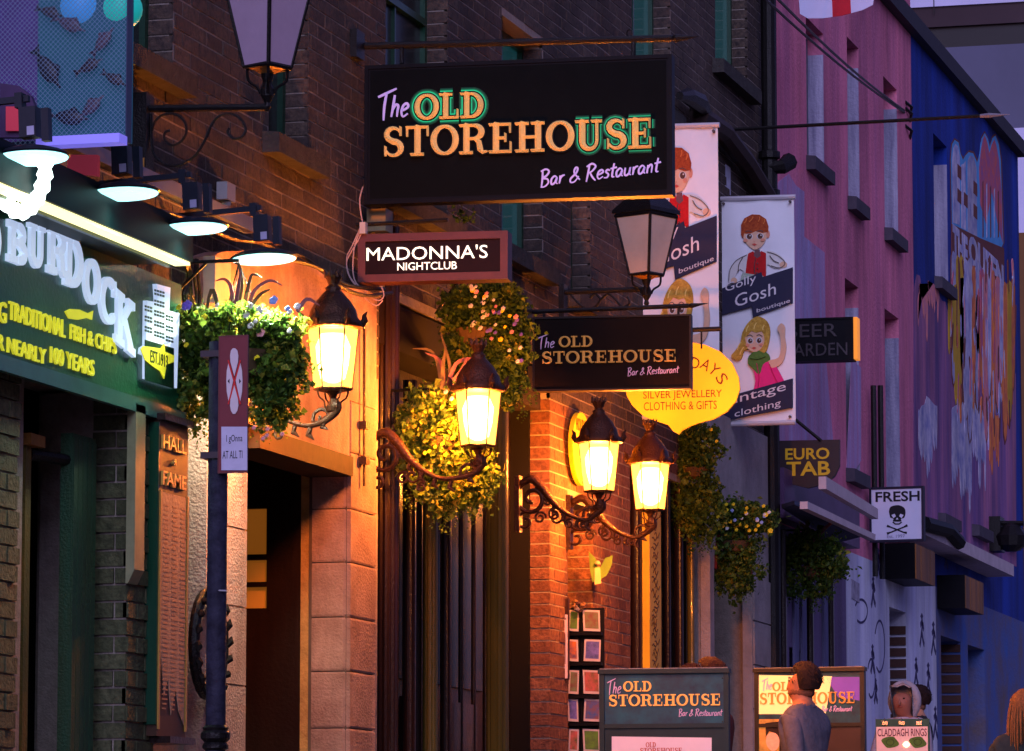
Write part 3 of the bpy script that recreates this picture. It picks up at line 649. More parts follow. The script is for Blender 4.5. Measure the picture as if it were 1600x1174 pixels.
bulge([(1511,362),(1511,252),(1515,243),(1521,246),(1525,262),(1526,372)], mw, .0062, 'letter')
for u, v in ((1495,256),(1495,294),(1505,300),(1520,282),(1520,318)): bulge([(u,v),(u+6,v+6),(u+6,v+26),(u,v+20)], mbk, .0075, 'letter_gap')
bulge([(1529,262),(1532,236),(1535,218),(1538,212),(1542,224),(1545,240),(1549,226),(1553,218),(1556,228),(1560,250),(1564,300),(1566,380),(1558,350),(1549,300),(1540,350),(1531,320)], mr, .0064, 'heart')
for k in range(5): u_ = 1534+k*6; bulge([(u_,285+k*4),(u_+1.5,282+k*4),(u_+1.8,370),(u_+.4,372)], [mbk, mw][k % 2], .0078+.0002*k, 'stroke')
bulge([(1486,350),(1530,372),(1568,388),(1569,440),(1540,424),(1486,398)], mbk, .0066, 'word_band')
for i_, (t, u0, u1, v0, v1) in enumerate((('THE', 1488, 1511, 358, 397), ('QUEEN', 1513, 1567, 372, 412))):
    b = MB(); a0, t0 = F0.px(u0, v1); a1, _ = F0.px(u1, v1); _, t1 = F0.px(u0, v0); text(b, F0, t, a0, a1, t0-.05, t1+.05, .0005, .0084, .045); b.obj('mural_word', mw, mu)
sal = MATS['mural_salmon']
for k in range(16):
    u_ = 1486+k*6.2; t_ = 398+k*3.4+rnd.uniform(-6, 8); b_ = [600,640,585,655,690,600,640,560,690,620,700,640,600,690,660,610][k]; w2_ = rnd.uniform(5, 8); m_ = [mw,my,my,mw,mw,mo,mw,mr,sal,mw,mo,sal,mw,mo,my,mo][k]
    f_ = lambda e: [(u_-e,t_),(u_+w2_*.3,t_-8-e),(u_+w2_*.8,t_-4-e),(u_+w2_+e,t_+6),(u_+w2_+e,b_-40),(u_+w2_*.7+e,b_-6+e*3),(u_+w2_*.45,b_+e*5),(u_+w2_*.2-e,b_-14+e*3),(u_-e,b_-48)]
    bulge(f_(1.1), mbk, .0068+.0001*k, 'stroke_outline'); bulge(f_(0), m_, .009+.0001*k, 'tall_stroke')
for i in range(70):     # loose dry brush strokes over and between the letters
    u_ = rnd.uniform(1484, 1586); v_ = rnd.uniform(400, 640); l_ = rnd.uniform(20, 80); w2_ = rnd.uniform(1.0, 2.6); sk2 = rnd.uniform(-2, 2)
    patch(F0, [(u_, v_), (u_+w2_*.5, v_-4), (u_+w2_, v_+2), (u_+w2_+sk2, v_+l_-6), (u_+w2_*.5+sk2, v_+l_), (u_+sk2, v_+l_-8)], [mo, mw, mr, mbk, mw, sal, mbk][i % 7], 'brush_stroke', .0108+.00004*i, mu)
# ---- ground floor of the painted building
gw = mat('white_graffiti_wall', (.78,.80,.90), .85, 0, .25, 2, .3, 30, (.46,.48,.72), True, big=.35)
gp = mat('purple_wall', (.16,.12,.25), .85, 0, .4, 2, .4, 30, (.10,.07,.14), True)
GH = [(Wy(1233,1000),Wy(1262,1000),1.2,3.4), (Wy(1390,1000),Wy(1416,1000),1.2,4.0), (Wy(1470,1000),Wy(1501,1000),1.2,3.9), (Wy(1512,1000),Wy(1538,1000),1.2,3.9)]
ya, yb, yc2, yd = Wy(1322,950), Wy(1462,950), Wy(1540,950), YB1
MB().holed(F0, YB0, ya, 1.0, GF, [h for h in GH if h[1] < ya], 0, -.3).obj('purple_ground_wall', gp, pb)
MB().holed(F0, ya, yb, 1.0, GF, [h for h in GH if ya < h[0] < yb], 0, -.3).obj('white_ground_wall', gw, pb)
MB().holed(F0, yb, yd, 1.0, GF, [h for h in GH if h[0] > yb-.3], 0, -.3).obj('blue_ground_wall', mat('patchy_blue_wall', (.05,.12,.40), .85, 0, .5, 1.6, .4, 30, (.15,.11,.12)), pb)
dk = mat('brown_shutter', (.035,.02,.018), .6, 0, .3, 10)
for i, h in enumerate(GH):
    b = MB().box(-.28, -.26, h[0], h[1], 1.1, h[3]).obj('shutter', dk if i else mat('slate_door', (.10,.12,.24), .7, 0, .4, 6, .2, 30, streak=True), pb)
    if i in (1, 2):
        for k in range(26): MB().box(-.259, -.235-.01*(k % 2), h[0]+.01, h[1]-.01, 1.3+k*.1, 1.3+k*.1+.075).obj('slat', dk, b)
        for k in range(26): MB().box(-.25, -.002, h[1]-.02, h[1]-.006, 1.3+k*.1, 1.3+k*.1+.075).obj('slat', mat('rail_brown', (.07,.03,.025), .6), b)
# boxes above the shutters, dark towards the street end, stained boards along the side
for (ua, ub, uc, v0, v1) in ((1384,1431,1460,848,904), (1467,1509,1536,898,950)):
    hy = FX(.28); a0 = Wy(ub, v0, .28); a1 = Wy(uc, v0, .28); t1, t0 = FX(.28).px(ub, v0)[1], FX(.28).px(ub, v1)[1]
    bx = thing('shutter_box', 'black roller shutter box with stained timber side, '+('nearer one under the FRESH sign' if ua < 1400 else 'farther one to the right of the first'), 'shutter box', (0, a0, t0), 'roller shutter boxes')
    MB().box(.001, .27, a0, a1, t0, t1).obj('casing', M['black'], bx)
    for k in range(4): w_ = (a1-a0)/4; MB().box(.27, .28+.003*(k % 2), a0+k*w_+.006, a0+(k+1)*w_-.006, t0, t1-.01).obj('board', mat('stained_board', (.34,.13,.03), .6, 0, .5, 6, .3, 30, (.10,.05,.03), True), bx)
# graffiti stick figures of the white wall
b = MB(); ink = mat('graffiti_ink', (.05,.04,.12), .8, 0, 0)
gr = thing('stencil_figures', 'row of small dark stencilled figures sprayed on the whitewashed wall', 'graffiti', (0, 36, 2))
for (u, v, h) in ((1364,925,42),(1363,1030,40),(1440,985,46),(1458,998,46),(1431,1050,40),(1450,1062,46),(1461,1130,46),(1372,880,40),(1478,870,34),(1368,1080,34)):
    P = lambda du, dv: (u+du*h/46, v+dv*h/46)
    b = MB()
    for L_ in ([P(0,-20),P(1,-10),P(0,2),P(-2,18),P(-3,24)], [P(0,2),P(2,16),P(4,23)], [P(-2,-8),P(0,-13),P(2,-8),P(3,0)]): b.ribbon(F0, F0.pp(L_), .05, .0005, .003)
    b.prism(F0, F0.pp([P(-2,-22),P(0,-27),P(2,-22),P(0,-17)]), .0005, .0034)
    b.obj('stencil_figure', ink, gr)
for (cu_, cv, ru, rv) in ((1374,1010,8,40),(1345,955,10,18),(1361,1060,6,30)):
    b = MB(); b.ribbon(F0, smooth2(F0.pp([(cu_+ru*math.cos(R(k)), cv+rv*math.sin(R(k))) for k in range(-150, 140, 25)])), .02, .0005, .0036); b.obj('scrawl', ink, gr)
# pale ledge and the folded awning
FLg = FX(.28); a0, t0 = FLg.px(1445, 832); a1 = FLg.px(1584, 880)[0]
tag(MB().box(.002, .28, a0-.6, a1, t0-.02, t0+.1).obj('shop_ledge', mat('pale_ledge', (.56,.46,.50), .6, 0, .25, 6)), 'long pale ledge running along the painted building above the shutters', 'ledge')
b = MB(); b.tube([F0.w(*F0.px(1443, 818, .3), .3), F0.w(*F0.px(1480, 828, .3), .3), F0.w(*F0.px(1498, 848, .3), .3)], .07, 8); tag(b.obj('dark_canopy_arm', M['black']), 'dark curved canopy arm under the pale ledge beside the FRESH sign', 'canopy arm')
aw = thing('folded_awning', 'folded shop awning with two pale bars sloping down behind the FRESH sign', 'awning', (.3, 33, 4))
Fa = FX(.5); p1, p2 = Fa.px(1291, 752), Fa.px(1372, 800); q1, q2 = Fa.px(1262, 788), Fa.px(1368, 838)
for (s_, e_, h_) in ((p1, p2, .06), (q1, q2, .035)):
    b = MB(); b.prism(Fa, [(s_[0], s_[1]-h_), (e_[0], e_[1]-h_), (e_[0], e_[1]+h_*.4), (s_[0], s_[1]+h_*.6)], -.06, 0); b.obj('front_bar', mat('awning_bar', (.58,.48,.52), .6, 0, .2, 5), aw)
b = MB(); b.hexa([Fa.w(p1[0],p1[1]-.2,-.35),Fa.w(p2[0],p2[1]-.25,-.35),Fa.w(q2[0],q2[1],-.1),Fa.w(q1[0],q1[1],-.1),Fa.w(p1[0],p1[1]-.17,-.35),Fa.w(p2[0],p2[1]-.2,-.35),Fa.w(q2[0],q2[1]+.03,-.1),Fa.w(q1[0],q1[1]+.03,-.1)]); b.obj('canvas', mat('awning_canvas', (.07,.09,.16), .85, 0, .3, 8), aw)
pv = thing('purple_shopfront', 'dark purple shopfront with pale timber uprights behind the far hanging basket', 'shopfront', (0, 31.6, G(31.6)))
MB().box(.002, .12, YB0, Wy(1322, 880), 4.36, 4.75).obj('fascia', mat('purple_fascia', (.10,.05,.13), .5, 0, .3, 5), pv)
for u, m in ((1216, 'iron'), (1226, 'timber'), (1268, 'timber'), (1300, 'timber')): column(u, 13, .04, M[m], 4.3, 3, 'upright', pv)
for u in (1238, 1250, 1284): MB().box(.001, .02, Wy(u, 1000), Wy(u+7, 1000), 1.2, 3.9).obj('plank', mat('slate_plank', (.14,.14,.28), .7, 0, .5, 9, .3, 30, streak=True), pv)
# scribbled handbills on the purple shopfront
for (u, v, w, h) in ((1218,760,16,30),(1330,905,12,30),(1300,770,24,16)):
    patch(F0, [(u,v),(u+w,v+w*.6),(u+w,v+h+w*.6),(u,v+h)], mat('handbill', (.42,.40,.52), .8, 0, .5, 12), 'handbill', .006, pv)
# ================================================================ FAR END OF THE STREET
fb = thing('office_block', 'massive dark slab fronted office block rising beyond the blue wall', 'building', (0, 78, G(78)))
FO = FY(75, 0); 
def slab_band(v0, v1, m, u0=1300, u1=1700, d0=-2, d1=0, name='band'):
    a0, t1 = FO.px(u0, v0+(u1-u0)*0); a1, _ = FO.px(u1, v0); t0 = FO.px(u0, v1)[1]
    b = MB(); b.fbox(FO, a0, a1, t0, t1, d0, d1); return b.obj(name, m, fb)
lv = mat('pale_slab', (.50,.50,.72), .8, 0, .15, .6, .1, 2); br = mat('brown_soffit', (.045,.028,.035), .8, 0, .3, .4); sg = mat('slate_glazing', (.075,.08,.15), .45, 0, .3, .3); bk = mat('black_glazing', (.004,.004,.006), .4, 0, 0)
slab_band(-60, 22, lv, d1=.15); slab_band(22, 53, br, d1=.1); slab_band(53, 85, bk); slab_band(85, 216, sg, d1=.05); slab_band(216, 380, lv, d1=.12); slab_band(380, 1500, mat('umber_frontage', (.10,.045,.02), .7, 0, .4, .5, emit=(.4,.14,.02), es=.05), d1=.3, name='frontage')
for u in (1460, 1640): slab_band(-60, 24, bk, u, u+1.2, .15, .17, 'joint')
for u, v, w, h, c in ((1592,908,6,22,(1,.6,.25)),(1588,770,4,40,(.8,.35,.1)),(1592,1020,8,50,(.75,.3,.1))):
    a0, t0 = FO.px(u, v+h); a1, t1 = FO.px(u+w, v); MB().fbox(FO, a0, a1, t0, t1, .3, .34).obj('lit_window', mat('lit_%d' % v, (.3,.2,.1), .5, 0, 0, emit=c, es=1.2 if v == 908 else .5), fb)
# end of the painted building: blue corner post

# the other side of the narrow street, behind and beside the viewer
mb = MB(); mb.box(8.6, 9.0, -12, 25, -1, 9.0); mb.obj('opposite_terrace_wall', mat('opposite_brick', (.10,.07,.06), .9, 0, .4, 2, .3, 20), kind='structure')
# ================================================================ SIGNS
def board(name, label, F, u0, u1, v0, v1, th, edge=M['black'], face=M['black'], rim=.02, cat='sign', lip=.008):
    a0, t1 = F.px(u0, v0); a1, _ = F.px(u1, v0); t0 = F.px(u0, v1)[1]
    r_ = thing(name, label, cat, F.w(a0, t0))
    MB().fbox(F, a0+.002, a1-.002, t0+.002, t1-.002, -th, 0).obj('panel', face, r_)
    b = MB(); b.holed(F, a0, a1, t0, t1, [(a0+rim, a1-rim, t0+rim, t1-rim)], lip, -th-.004)
    b.obj('frame', edge, r_)
    return r_, (a0, a1, t0, t1)
def storehouse(F, r_, q1, q2, q3, q4, big=True, up=0, halo=False, ridge=.03, lavm=None, gm=None):
    """the four pieces of lettering, each given by left, right, top, bottom where it is seen"""
    def bx(q): a0, t1 = F.px(q[0], q[2]); a1 = F.px(q[1], q[2])[0]; t0 = F.px(q[0], q[3])[1]; return a0, a1, t0, t1
    gm = gm or M['gold']; lm = lavm or M['lav']
    sc_ = (bx(q3)[3]-bx(q3)[2])
    b = MB(); a = bx(q1); script(b, F, 'The', *a, sc_*.075, .0008, .004); b.obj('script_word', lm, r_)
    for q, t in ((q2, 'OLD'), (q3, 'STOREHOUSE')):
        a0, a1, t0, t1 = bx(q)
        Wd = sum(SLAB[c][0] for c in t); x = 0
        for c in t:
            l0 = a0+(a1-a0)*x/Wd; x += SLAB[c][0]; l1 = a0+(a1-a0)*x/Wd
            if big: b = MB(); slab(b, F, c, l0, l1, t0, t1, .001, .004, 0, sc_*.1); b.obj('letter_edge', M['black'], r_)
            b = MB(); slab(b, F, c, l0, l1, t0, t1, .0045, .007, ridge*sc_/.14); b.obj('letter', gm, r_)
    b = MB(); a = bx(q4); script(b, F, 'Bar & Restaurant', *a, sc_*.055, .0008, .004, rise=up); b.obj('script_line', lm, r_)
# --- 1 the big hanging sign
y1_ = Wy(556, 70); S1 = FY(y1_, 4.6)
s1, b1 = board('pub_sign', 'largest black pub sign with gold lettering and green halo hanging under an arrow rod', S1, 570, 1050, 103, 320, .09)
MB().fbox(S1, b1[0]+.03, b1[1]-.03, b1[2]+.03, b1[3]-.03, .0002, .0004).obj('face', mat('sign_face_dark', (.0045,.006,.007), .75, 0, .2, 10, spec=.04), s1)
storehouse(Fr(S1.w(0,0,.007), S1.A), s1, (590,638,150,184), (648,758,148,188), (598,1022,199,246), (843,1030,268,291), up=.055)
# green glow around the letters, painted as nested emissive outlines without lamps
gm_ = mat('green_halo', (.0,.3,.15), .5, 0, 0, emit=(.02,.75,.36), es=3.2)
q0 = S1.px(598, 199); q1 = S1.px(1022, 199); tb_ = S1.px(598, 246)[1]; o0 = S1.px(648, 148); o1 = S1.px(758, 148)[0]; ob_ = S1.px(648, 188)[1]
wS = sum(SLAB[c][0] for c in 'STOREHOUSE'); aU = q0[0]+(q1[0]-q0[0])*(1-sum(SLAB[c][0] for c in 'USE')/wS)
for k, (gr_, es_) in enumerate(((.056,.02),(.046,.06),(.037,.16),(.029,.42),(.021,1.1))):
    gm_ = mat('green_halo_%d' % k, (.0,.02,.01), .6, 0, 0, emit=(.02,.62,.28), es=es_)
    b = MB(); slab(b, S1, 'OLD', o0[0], o1, ob_, o0[1], .0004, .001+.0011*k, 0, gr_, inc=.00008); b.obj('painted_halo', gm_, s1)
    b = MB(); slab(b, S1, 'USE', aU, q1[0], tb_, q0[1], .0004, .001+.0011*k, 0, gr_*.85, inc=.00008); b.obj('painted_halo', gm_, s1)
def plamp(p, e, col, r_=.02, name='lamp_light', par=None):
    l = bpy.data.lights.new(name, 'POINT'); l.energy = e; l.color = col; l.shadow_soft_size = r_
    o = bpy.data.objects.new(name, l); C.objects.link(o)
    if par is None: o.location = p
    else: o.parent = par; o.location = Vector(p)
    return o
# arrow rod and hangers
rd = thing('sign_bracket', 'long black arrow tipped rod from which the largest pub sign hangs', 'bracket', S1.w(0, b1[3]))
def PT(F, u, v, d=0): a = F.px(u, v, d); return F.w(a[0], a[1], d)
MB().tube([PT(S1,545,73,-.04), PT(S1,1050,60,-.04)], .019, 8).obj('rod', M['iron'], rd)
MB().tube([PT(S1,1050,60,-.04), PT(S1,1056,60,-.04), PT(S1,1092,57,-.04)], [.012,.022,.001], 8).obj('arrow_tip', M['iron'], rd)
MB().box(.0, .04, y1_-.11, y1_+.03, PT(S1,548,95).z, PT(S1,548,52).z).obj('wall_plate', M['iron'], rd)
for u in (628, 990): b = MB(); b.tube([PT(S1,u,64 if u > 700 else 70,-.04), PT(S1,u,100,-.04)], .012, 6); b.obj('hanger', M['iron'], rd)
b = MB(); c0 = PT(S1,984,52,-.04); b.tube([c0+Vector((.016*math.cos(R(k)),0,.02*math.sin(R(k)))) for k in range(0,361,45)], .004, 5); b.obj('ring', M['iron'], rd)
# --- 2 nightclub light box
y2_ = Wy(556, 400)-.15; S2 = FY(y2_, 6)
s2, b2 = board('nightclub_sign', 'small reddish brown light box sign reading MADONNA\'S NIGHTCLUB in white', S2, 560, 794, 367, 442, .12, mat('maroon_frame', (.10,.03,.035), .5, 0, .3, 10), mat('maroon_face', (.012,.004,.006), .5, spec=.08), .04, lip=.014)
wl = mat('lit_letter', (.9,.9,.85), .5, 0, 0, emit=(.95,.95,.72), es=1.25)
for t, u0, u1, v0, v1, bo in (("MADONNA'S", 573, 762, 387, 408, 0), ('NIGHTCLUB', 621, 714, 411, 423, 0)):
    a0, t1 = S2.px(u0, v0); a1 = S2.px(u1, v0)[0]; t0 = S2.px(u0, v1)[1]; b = MB(); text(b, S2, t, a0, a1, t0, t1, .001, .004, bo); b.obj('lettering', wl, s2)
b = MB(); b.tube([PT(S2,556,352,-.05), PT(S2,700,344,-.05)], .012, 6); b.obj('bracket', M['iron'], s2)
# loose white cables beside it
cb = thing('loose_cables', 'tangle of loose pale cables hanging at the left edge of the nightclub sign', 'cables', PT(S2,560,400))
for L_ in ([(567,292),(562,312),(564,335),(567,355),(560,375),(548,395),(541,412),(545,430),(556,445)], [(566,355),(556,378),(552,400),(552,430),(560,447),(575,455)], [(563,356),(550,385),(541,405),(546,432),(557,448)], [(560,448),(575,462),(592,470),(600,462),(596,448)], [(558,450),(572,468),(588,478),(598,470)]):
    b = MB(); b.tube(smooth2([tuple(PT(S2,u,v,.02)) for u, v in L_], 3), .0035, 5); b.obj('cable', mat('pale_cable', (.5,.36,.34), .5), cb)
b = MB(); p = PT(S2,567,357,.02); b.box(p.x-.012,p.x+.02,p.y-.02,p.y+.02,p.z-.03,p.z+.03); b.obj('connector', M['greyp'], cb)
p = PT(FY(y2_+.3), 590, 346); tag(MB().box(p.x-.045,p.x+.06,p.y-.05,p.y+.08,p.z-.06,p.z+.06).obj('junction_box', mat('cream_box', (.30,.24,.12), .5)), 'small cream junction box between the largest pub sign and the nightclub sign', 'box')
# --- 3 smaller pub sign
y3_ = Wy(822, 485); S3 = FY(y3_, 7)
s3, b3 = board('pub_sign', 'smaller brown black pub sign with gold lettering above the two farther lit lanterns', S3, 832, 1080, 496, 612, .08, mat('bronze_black', (.014,.008,.006), .5, .1), mat('sign_face_brown', (.009,.005,.004), .6, spec=.06), .012)
storehouse(S3, s3, (840,866,528,544), (873,927,526,543), (846,1058,550,569), (980,1060,576,587), False, up=.012, lavm=mat('dull_lavender', (.5,.34,.55), .5, 0, .1, 20, emit=(.6,.35,.6), es=.12), gm=mat('dull_gilt', (.66,.36,.13), .35, .35, .2, 60, emit=(1,.45,.13), es=.16))
rd = thing('sign_bracket', 'black spear tipped rod holding the smaller pub sign', 'bracket', S3.w(0, b3[3]))
MB().tube([PT(S3,818,488,-.04), PT(S3,1076,478,-.04)], .014, 8).obj('rod', M['iron'], rd)
MB().tube([PT(S3,1076,478,-.04), PT(S3,1080,478,-.04), PT(S3,1106,474,-.04)], [.01,.016,.001], 8).obj('spear_tip', M['iron'], rd)
MB().box(.0, .03, y3_-.1, y3_+.04, PT(S3,818,505).z, PT(S3,818,470).z).obj('wall_plate', M['iron'], rd)
for u in (850, 1060): b = MB(); b.tube([PT(S3,u,486-(u-850)*.04,-.04), PT(S3,u,498,-.04)], .008, 6); b.obj('hanger', M['iron'], rd)
# --- 4 yellow drop-shaped sign and the wall oval
S4 = FY(26.05, 3)
prof = [(977,607),(980,585),(988,566),(1002,551),(1022,541),(1048,535),(1075,534),(1102,539),(1126,550),(1144,568),(1154,590),(1156,608),(1150,627),(1136,643),(1115,655),(1092,661),(1078,666),(1067,672),(1060,679),(1052,674),(1044,664),(1028,659),(1006,651),(988,634),(979,618)]
yel = mat('sign_yellow', (.80,.50,.015), .45, 0, .1, 5, emit=(.9,.45,.0), es=.12)
p = PT(S4,1060,679); ys = thing('drop_shaped_sign', 'bright yellow teardrop hanging sign for SILVER JEWELLERY CLOTHING & GIFTS', 'sign', p)
MB().prism(S4, S4.pp(prof), -.03, 0).obj('plate', yel, ys)
bl = mat('brown_ink', (.10,.03,.0), .6, 0, 0)
for i, (c, u, v, rr) in enumerate((('H',1018,580,-30),('O',1036,566,-15),('L',1052,560,0),('I',1068,560,10),('D',1086,568,20),('A',1103,570,30),('Y',1116,578,42),('S',1128,592,60))):
    b = MB(); a0, t0 = S4.px(u-7, v+9); a1, t1 = S4.px(u+7, v-9); text(b, S4, c, a0, a1, t0, t1, .001, .003, .0)
    ce = S4.w((a0+a1)/2, (t0+t1)/2); m_ = Matrix.Translation(ce) @ Matrix.Rotation(R(rr), 4, S4.N*-1) @ Matrix.Translation(-ce); b.v = [m_ @ q for q in b.v]; b.obj('letter', bl, ys)
for t, u0, u1, v0, v1 in (('SILVER JEWELLERY', 1005, 1128, 612, 627), ('CLOTHING & GIFTS', 1006, 1120, 629, 642)):
    a0, t1 = S4.px(u0, v0); a1 = S4.px(u1, v0)[0]; t0 = S4.px(u0, v1)[1]; b = MB(); text(b, S4, t, a0, a1, t0, t1, .001, .003, .0); b.obj('lettering', bl, ys)
b = MB(); b.tube([PT(S4,975,520), PT(S4,1127,514)], .016, 8); b.obj('bracket', M['iron'], ys)
for u in (1010, 1096): b = MB(); b.tube([PT(S4,u,518), PT(S4,u,545)], .006, 6); b.obj('hook', M['iron'], ys)
ov = [(910+15*math.cos(R(k)), 702+57*math.sin(R(k))+.55*15*math.cos(R(k))) for k in range(0, 360, 15)]
os_ = tag(MB().prism(F0, F0.pp(ov, .06), .03, .06).obj('oval_sign', yel), 'upright yellow oval sign fixed flat on the wall behind a lit lantern', 'sign')
b = MB(); a0, t0 = F0.px(900, 672, .06); a1, t1 = F0.px(919, 660, .06); text(b, F0, 'HOLIDAYS', a0, a1, t0, t1, .061, .063); b.obj('lettering', bl, os_)
# --- 5 the two cloth banners
sk = mat('print_skin', (.72,.45,.30), .8, 0, .1, 40); skd = mat('print_blush', (.66,.28,.18), .8, 0, 0); hr = mat('print_auburn', (.24,.03,.01), .8, 0, .5, 60, col2=(.45,.09,.02)); hb = mat('print_blonde', (.62,.38,.06), .8, 0, .5, 50, col2=(.35,.17,.02))
rv_ = mat('print_red', (.52,.012,.015), .8, 0, .2, 40); pkk = mat('print_pink', (.78,.03,.22), .8, 0, .1, 30); gnn = mat('print_green', (.10,.22,.04), .8, 0, .3, 40); ik = mat('print_navy', (.022,.022,.055), .7, 0, .1, 20); lne = mat('print_line', (.10,.07,.07), .8, 0, 0)
def banner(F, U0, V0, sx, sy, label, u1=1240, keep=None):
    """cloth banner; the art is laid out in the cloth's own coordinates 0..113 by 0..358"""
    X = lambda p: (U0+p[0]*sx, V0+p[1]*sy+(p[0]*sx)*-.03)
    r_ = thing('shop_banner', label, 'banner', PT(F, *X((0, 358))))
    cl = mat('banner_cloth', (.78,.80,.86), .8, 0, .10, 2, .25, 6)
    b = MB(); n = 12
    ga = F.pp([X((0,2)), X((113,2)), X((113,354)), X((0,354))]); a0, a1 = ga[0][0], ga[1][0]; t1, t0 = ga[0][1], ga[2][1]
    vs_ = []
    for j in range(n*3+1):
        for i in range(n+1): vs_.append(F.w(a0+(a1-a0)*i/n, t0+(t1-t0)*j/(n*3), -.002-.010*abs(math.sin(i*.55+j*.16))-.004*abs(math.sin(j*.5-i*.3))))
    b.add(vs_, [(j*(n+1)+i, j*(n+1)+i+1, (j+1)*(n+1)+i+1, (j+1)*(n+1)+i) for j in range(n*3) for i in range(n)]); b.obj('cloth', cl, r_, smooth=True)
    k = [0]
    def S(pts, m, name='print', sm=False):
        P = [X(p) for p in pts]
        if sm: P = smooth2(P+[P[0]], 3)[:-1]
        k[0] += 1; MB().prism(F, F.pp(P), .0, .0006+.0004*k[0]).obj(name, m, r_)
    def Ln(pts, w, m, name='line'):
        k[0] += 1; b = MB(); b.ribbon(F, F.pp(smooth2([X(p) for p in pts], 3)), w*PX(F.O.y)*sx, .0, .0006+.0004*k[0]); b.obj(name, m, r_)
    cz = lambda cx, cy, rx, ry, a=0, b_=360, s_=24: [(cx+rx*math.cos(R(q)), cy+ry*math.sin(R(q))) for q in range(a, b_, s_)]
    # boy
    S([(12,132),(14,112),(24,98),(38,90),(48,84),(60,86),(72,84),(86,88),(98,98),(101,108),(94,113),(82,112),(72,106),(68,124),(44,124),(30,112),(22,122),(18,132)], mat('print_shirt', (.70,.68,.66), .8, 0, .15, 20), 'shirt', True)
    S([(42,88),(50,84),(56,96),(62,84),(70,88),(70,104),(70,132),(36,134),(40,100)], rv_, 'waistcoat')
    S([(52,82),(60,82),(62,92),(56,96),(51,92)], mat('print_collar', (.16,.07,.08), .8, 0, 0), 'bow_tie')
    S(cz(97,107,6,5), sk, 'hand'); S(cz(20,130,5,5), sk, 'hand')
    S([(34,52),(36,66),(44,77),(53,82),(63,77),(70,66),(72,52),(66,42),(44,42)], sk, 'face', True)
    S(cz(73,58,3,6), skd, 'ear')
    S([(31,58),(31,42),(36,32),(48,26),(60,27),(70,34),(74,46),(73,58),(72,55),(64,56),(54,53),(44,57),(36,56),(34,64)], hr, 'hair')
    for cx in (44, 61): S(cz(cx,61,5.6,4.6), mat('print_eyewhite', (.62,.60,.60), .8, 0, 0), 'eye'); S(cz(cx,61,4.0,4.3), mat('print_iris', (.10,.045,.03), .8, 0, 0), 'iris'); S(cz(cx+1.2,59.6,1.2,1.2,0,360,60), MATS['print_eyewhite'], 'glint')
    Ln([(38,53),(43,52),(48,54)], 1.2, lne); Ln([(56,53),(61,52),(66,54)], 1.2, lne); Ln([(51,68),(52,70)], 1, skd); S([(48,73),(52,72),(56,74),(52,76)], mat('print_lips', (.55,.08,.06), .8, 0, 0), 'mouth')
    Ln([(40,90),(24,98),(14,112),(12,130)], .8, lne); Ln([(72,86),(88,92),(100,104),(92,112),(78,108)], .8, lne)
    S([(33,118),(66,124),(64,134),(30,132)], mat('print_check', (.16,.30,.16), .8, 0, .7, 150, col2=(.6,.6,.6)), 'trousers')
    for q_ in ((36,40,40,32),(44,38,50,30),(58,38,60,30),(66,42,68,34)): Ln([(q_[0],q_[1]),((q_[0]+q_[2])/2+1,(q_[1]+q_[3])/2),(q_[2],q_[3])], 1.6, mat('print_hair_light', (.62,.16,.04), .8, 0, 0))
    S(cz(38,67,3.4,2.6), skd, 'cheek'); S(cz(65,67,3.2,2.6), skd, 'cheek'); Ln([(54,96),(52,108),(53,122)], .8, lne); Ln([(76,92),(82,100),(90,104)], .8, lne); Ln([(34,94),(28,104),(27,116)], .8, lne)
    for bx_, by_ in ((57,104),(57,112),(56,119)): S(cz(bx_,by_,1.1,1.1,0,360,60), lne, 'button')
    # dark name band, stepped
    S([(2,142),(63,118),(65,126),(112,112),(112,168),(50,189),(48,172),(2,184)], ik, 'name_band')
    tl = mat('print_text', (.66,.62,.66), .7, 0, 0)
    kk = [0]
    def T(t, p0, w, h, rise, m=tl, bo=0.0):
        k[0] += 1; q = F.pp([X(p0), X((p0[0]+w, p0[1]-rise)), X((p0[0], p0[1]-h))]); b = MB()
        text(b, F, t, q[0][0], q[1][0], q[0][1], q[2][1], .0, .0006+.0004*k[0], bo, rise=q[1][1]-q[0][1]); b.obj('lettering', m, r_)
    T('Golly', (7,152), 48, 17, 15); T('Gosh', (22,173), 64, 20, 19); T('boutique', (56,184), 52, 8, 15)
    # girl
    S([(48,262),(78,258),(98,290),(106,302),(84,306),(50,316),(54,290)], pkk, 'dress', True)
    S([(74,258),(90,254),(94,236),(92,218),(88,208),(94,200),(100,206),(100,222),(102,240),(96,262),(80,270)], sk, 'arm', True)
    S([(42,262),(44,250),(60,240),(74,248),(76,258),(66,264),(60,280),(48,268)], gnn, 'scarf', True)
    S([(20,244),(30,230),(34,212),(44,196),(58,188),(72,196),(77,212),(74,234),(68,246),(56,240),(38,240),(32,254),(24,256),(16,250)], hb, 'hair', True)
    S([(38,222),(44,212),(58,208),(66,216),(68,228),(62,240),(52,244),(42,238)], sk, 'face', True)
    for cx in (46, 60): S(cz(cx,226,5,5.2), mat('print_eyewhite', (.6,.6,.6), .8, 0, 0), 'eye'); S(cz(cx,226.5,3.5,3.9), mat('print_iris', (.10,.045,.03), .8, 0, 0), 'iris'); S(cz(cx+1,225.4,1.1,1.1,0,360,60), MATS['print_eyewhite'], 'glint')
    Ln([(41,219),(46,217),(50,220)], 1.2, lne); Ln([(56,219),(60,217),(65,220)], 1.2, lne); S([(48,238),(52,236),(56,238),(52,240)], mat('print_lips', (.55,.08,.06), .8, 0, 0), 'mouth')
    S([(36,214),(44,200),(58,194),(70,204),(72,216),(64,212),(56,214),(48,211),(40,220)], hb, 'fringe')
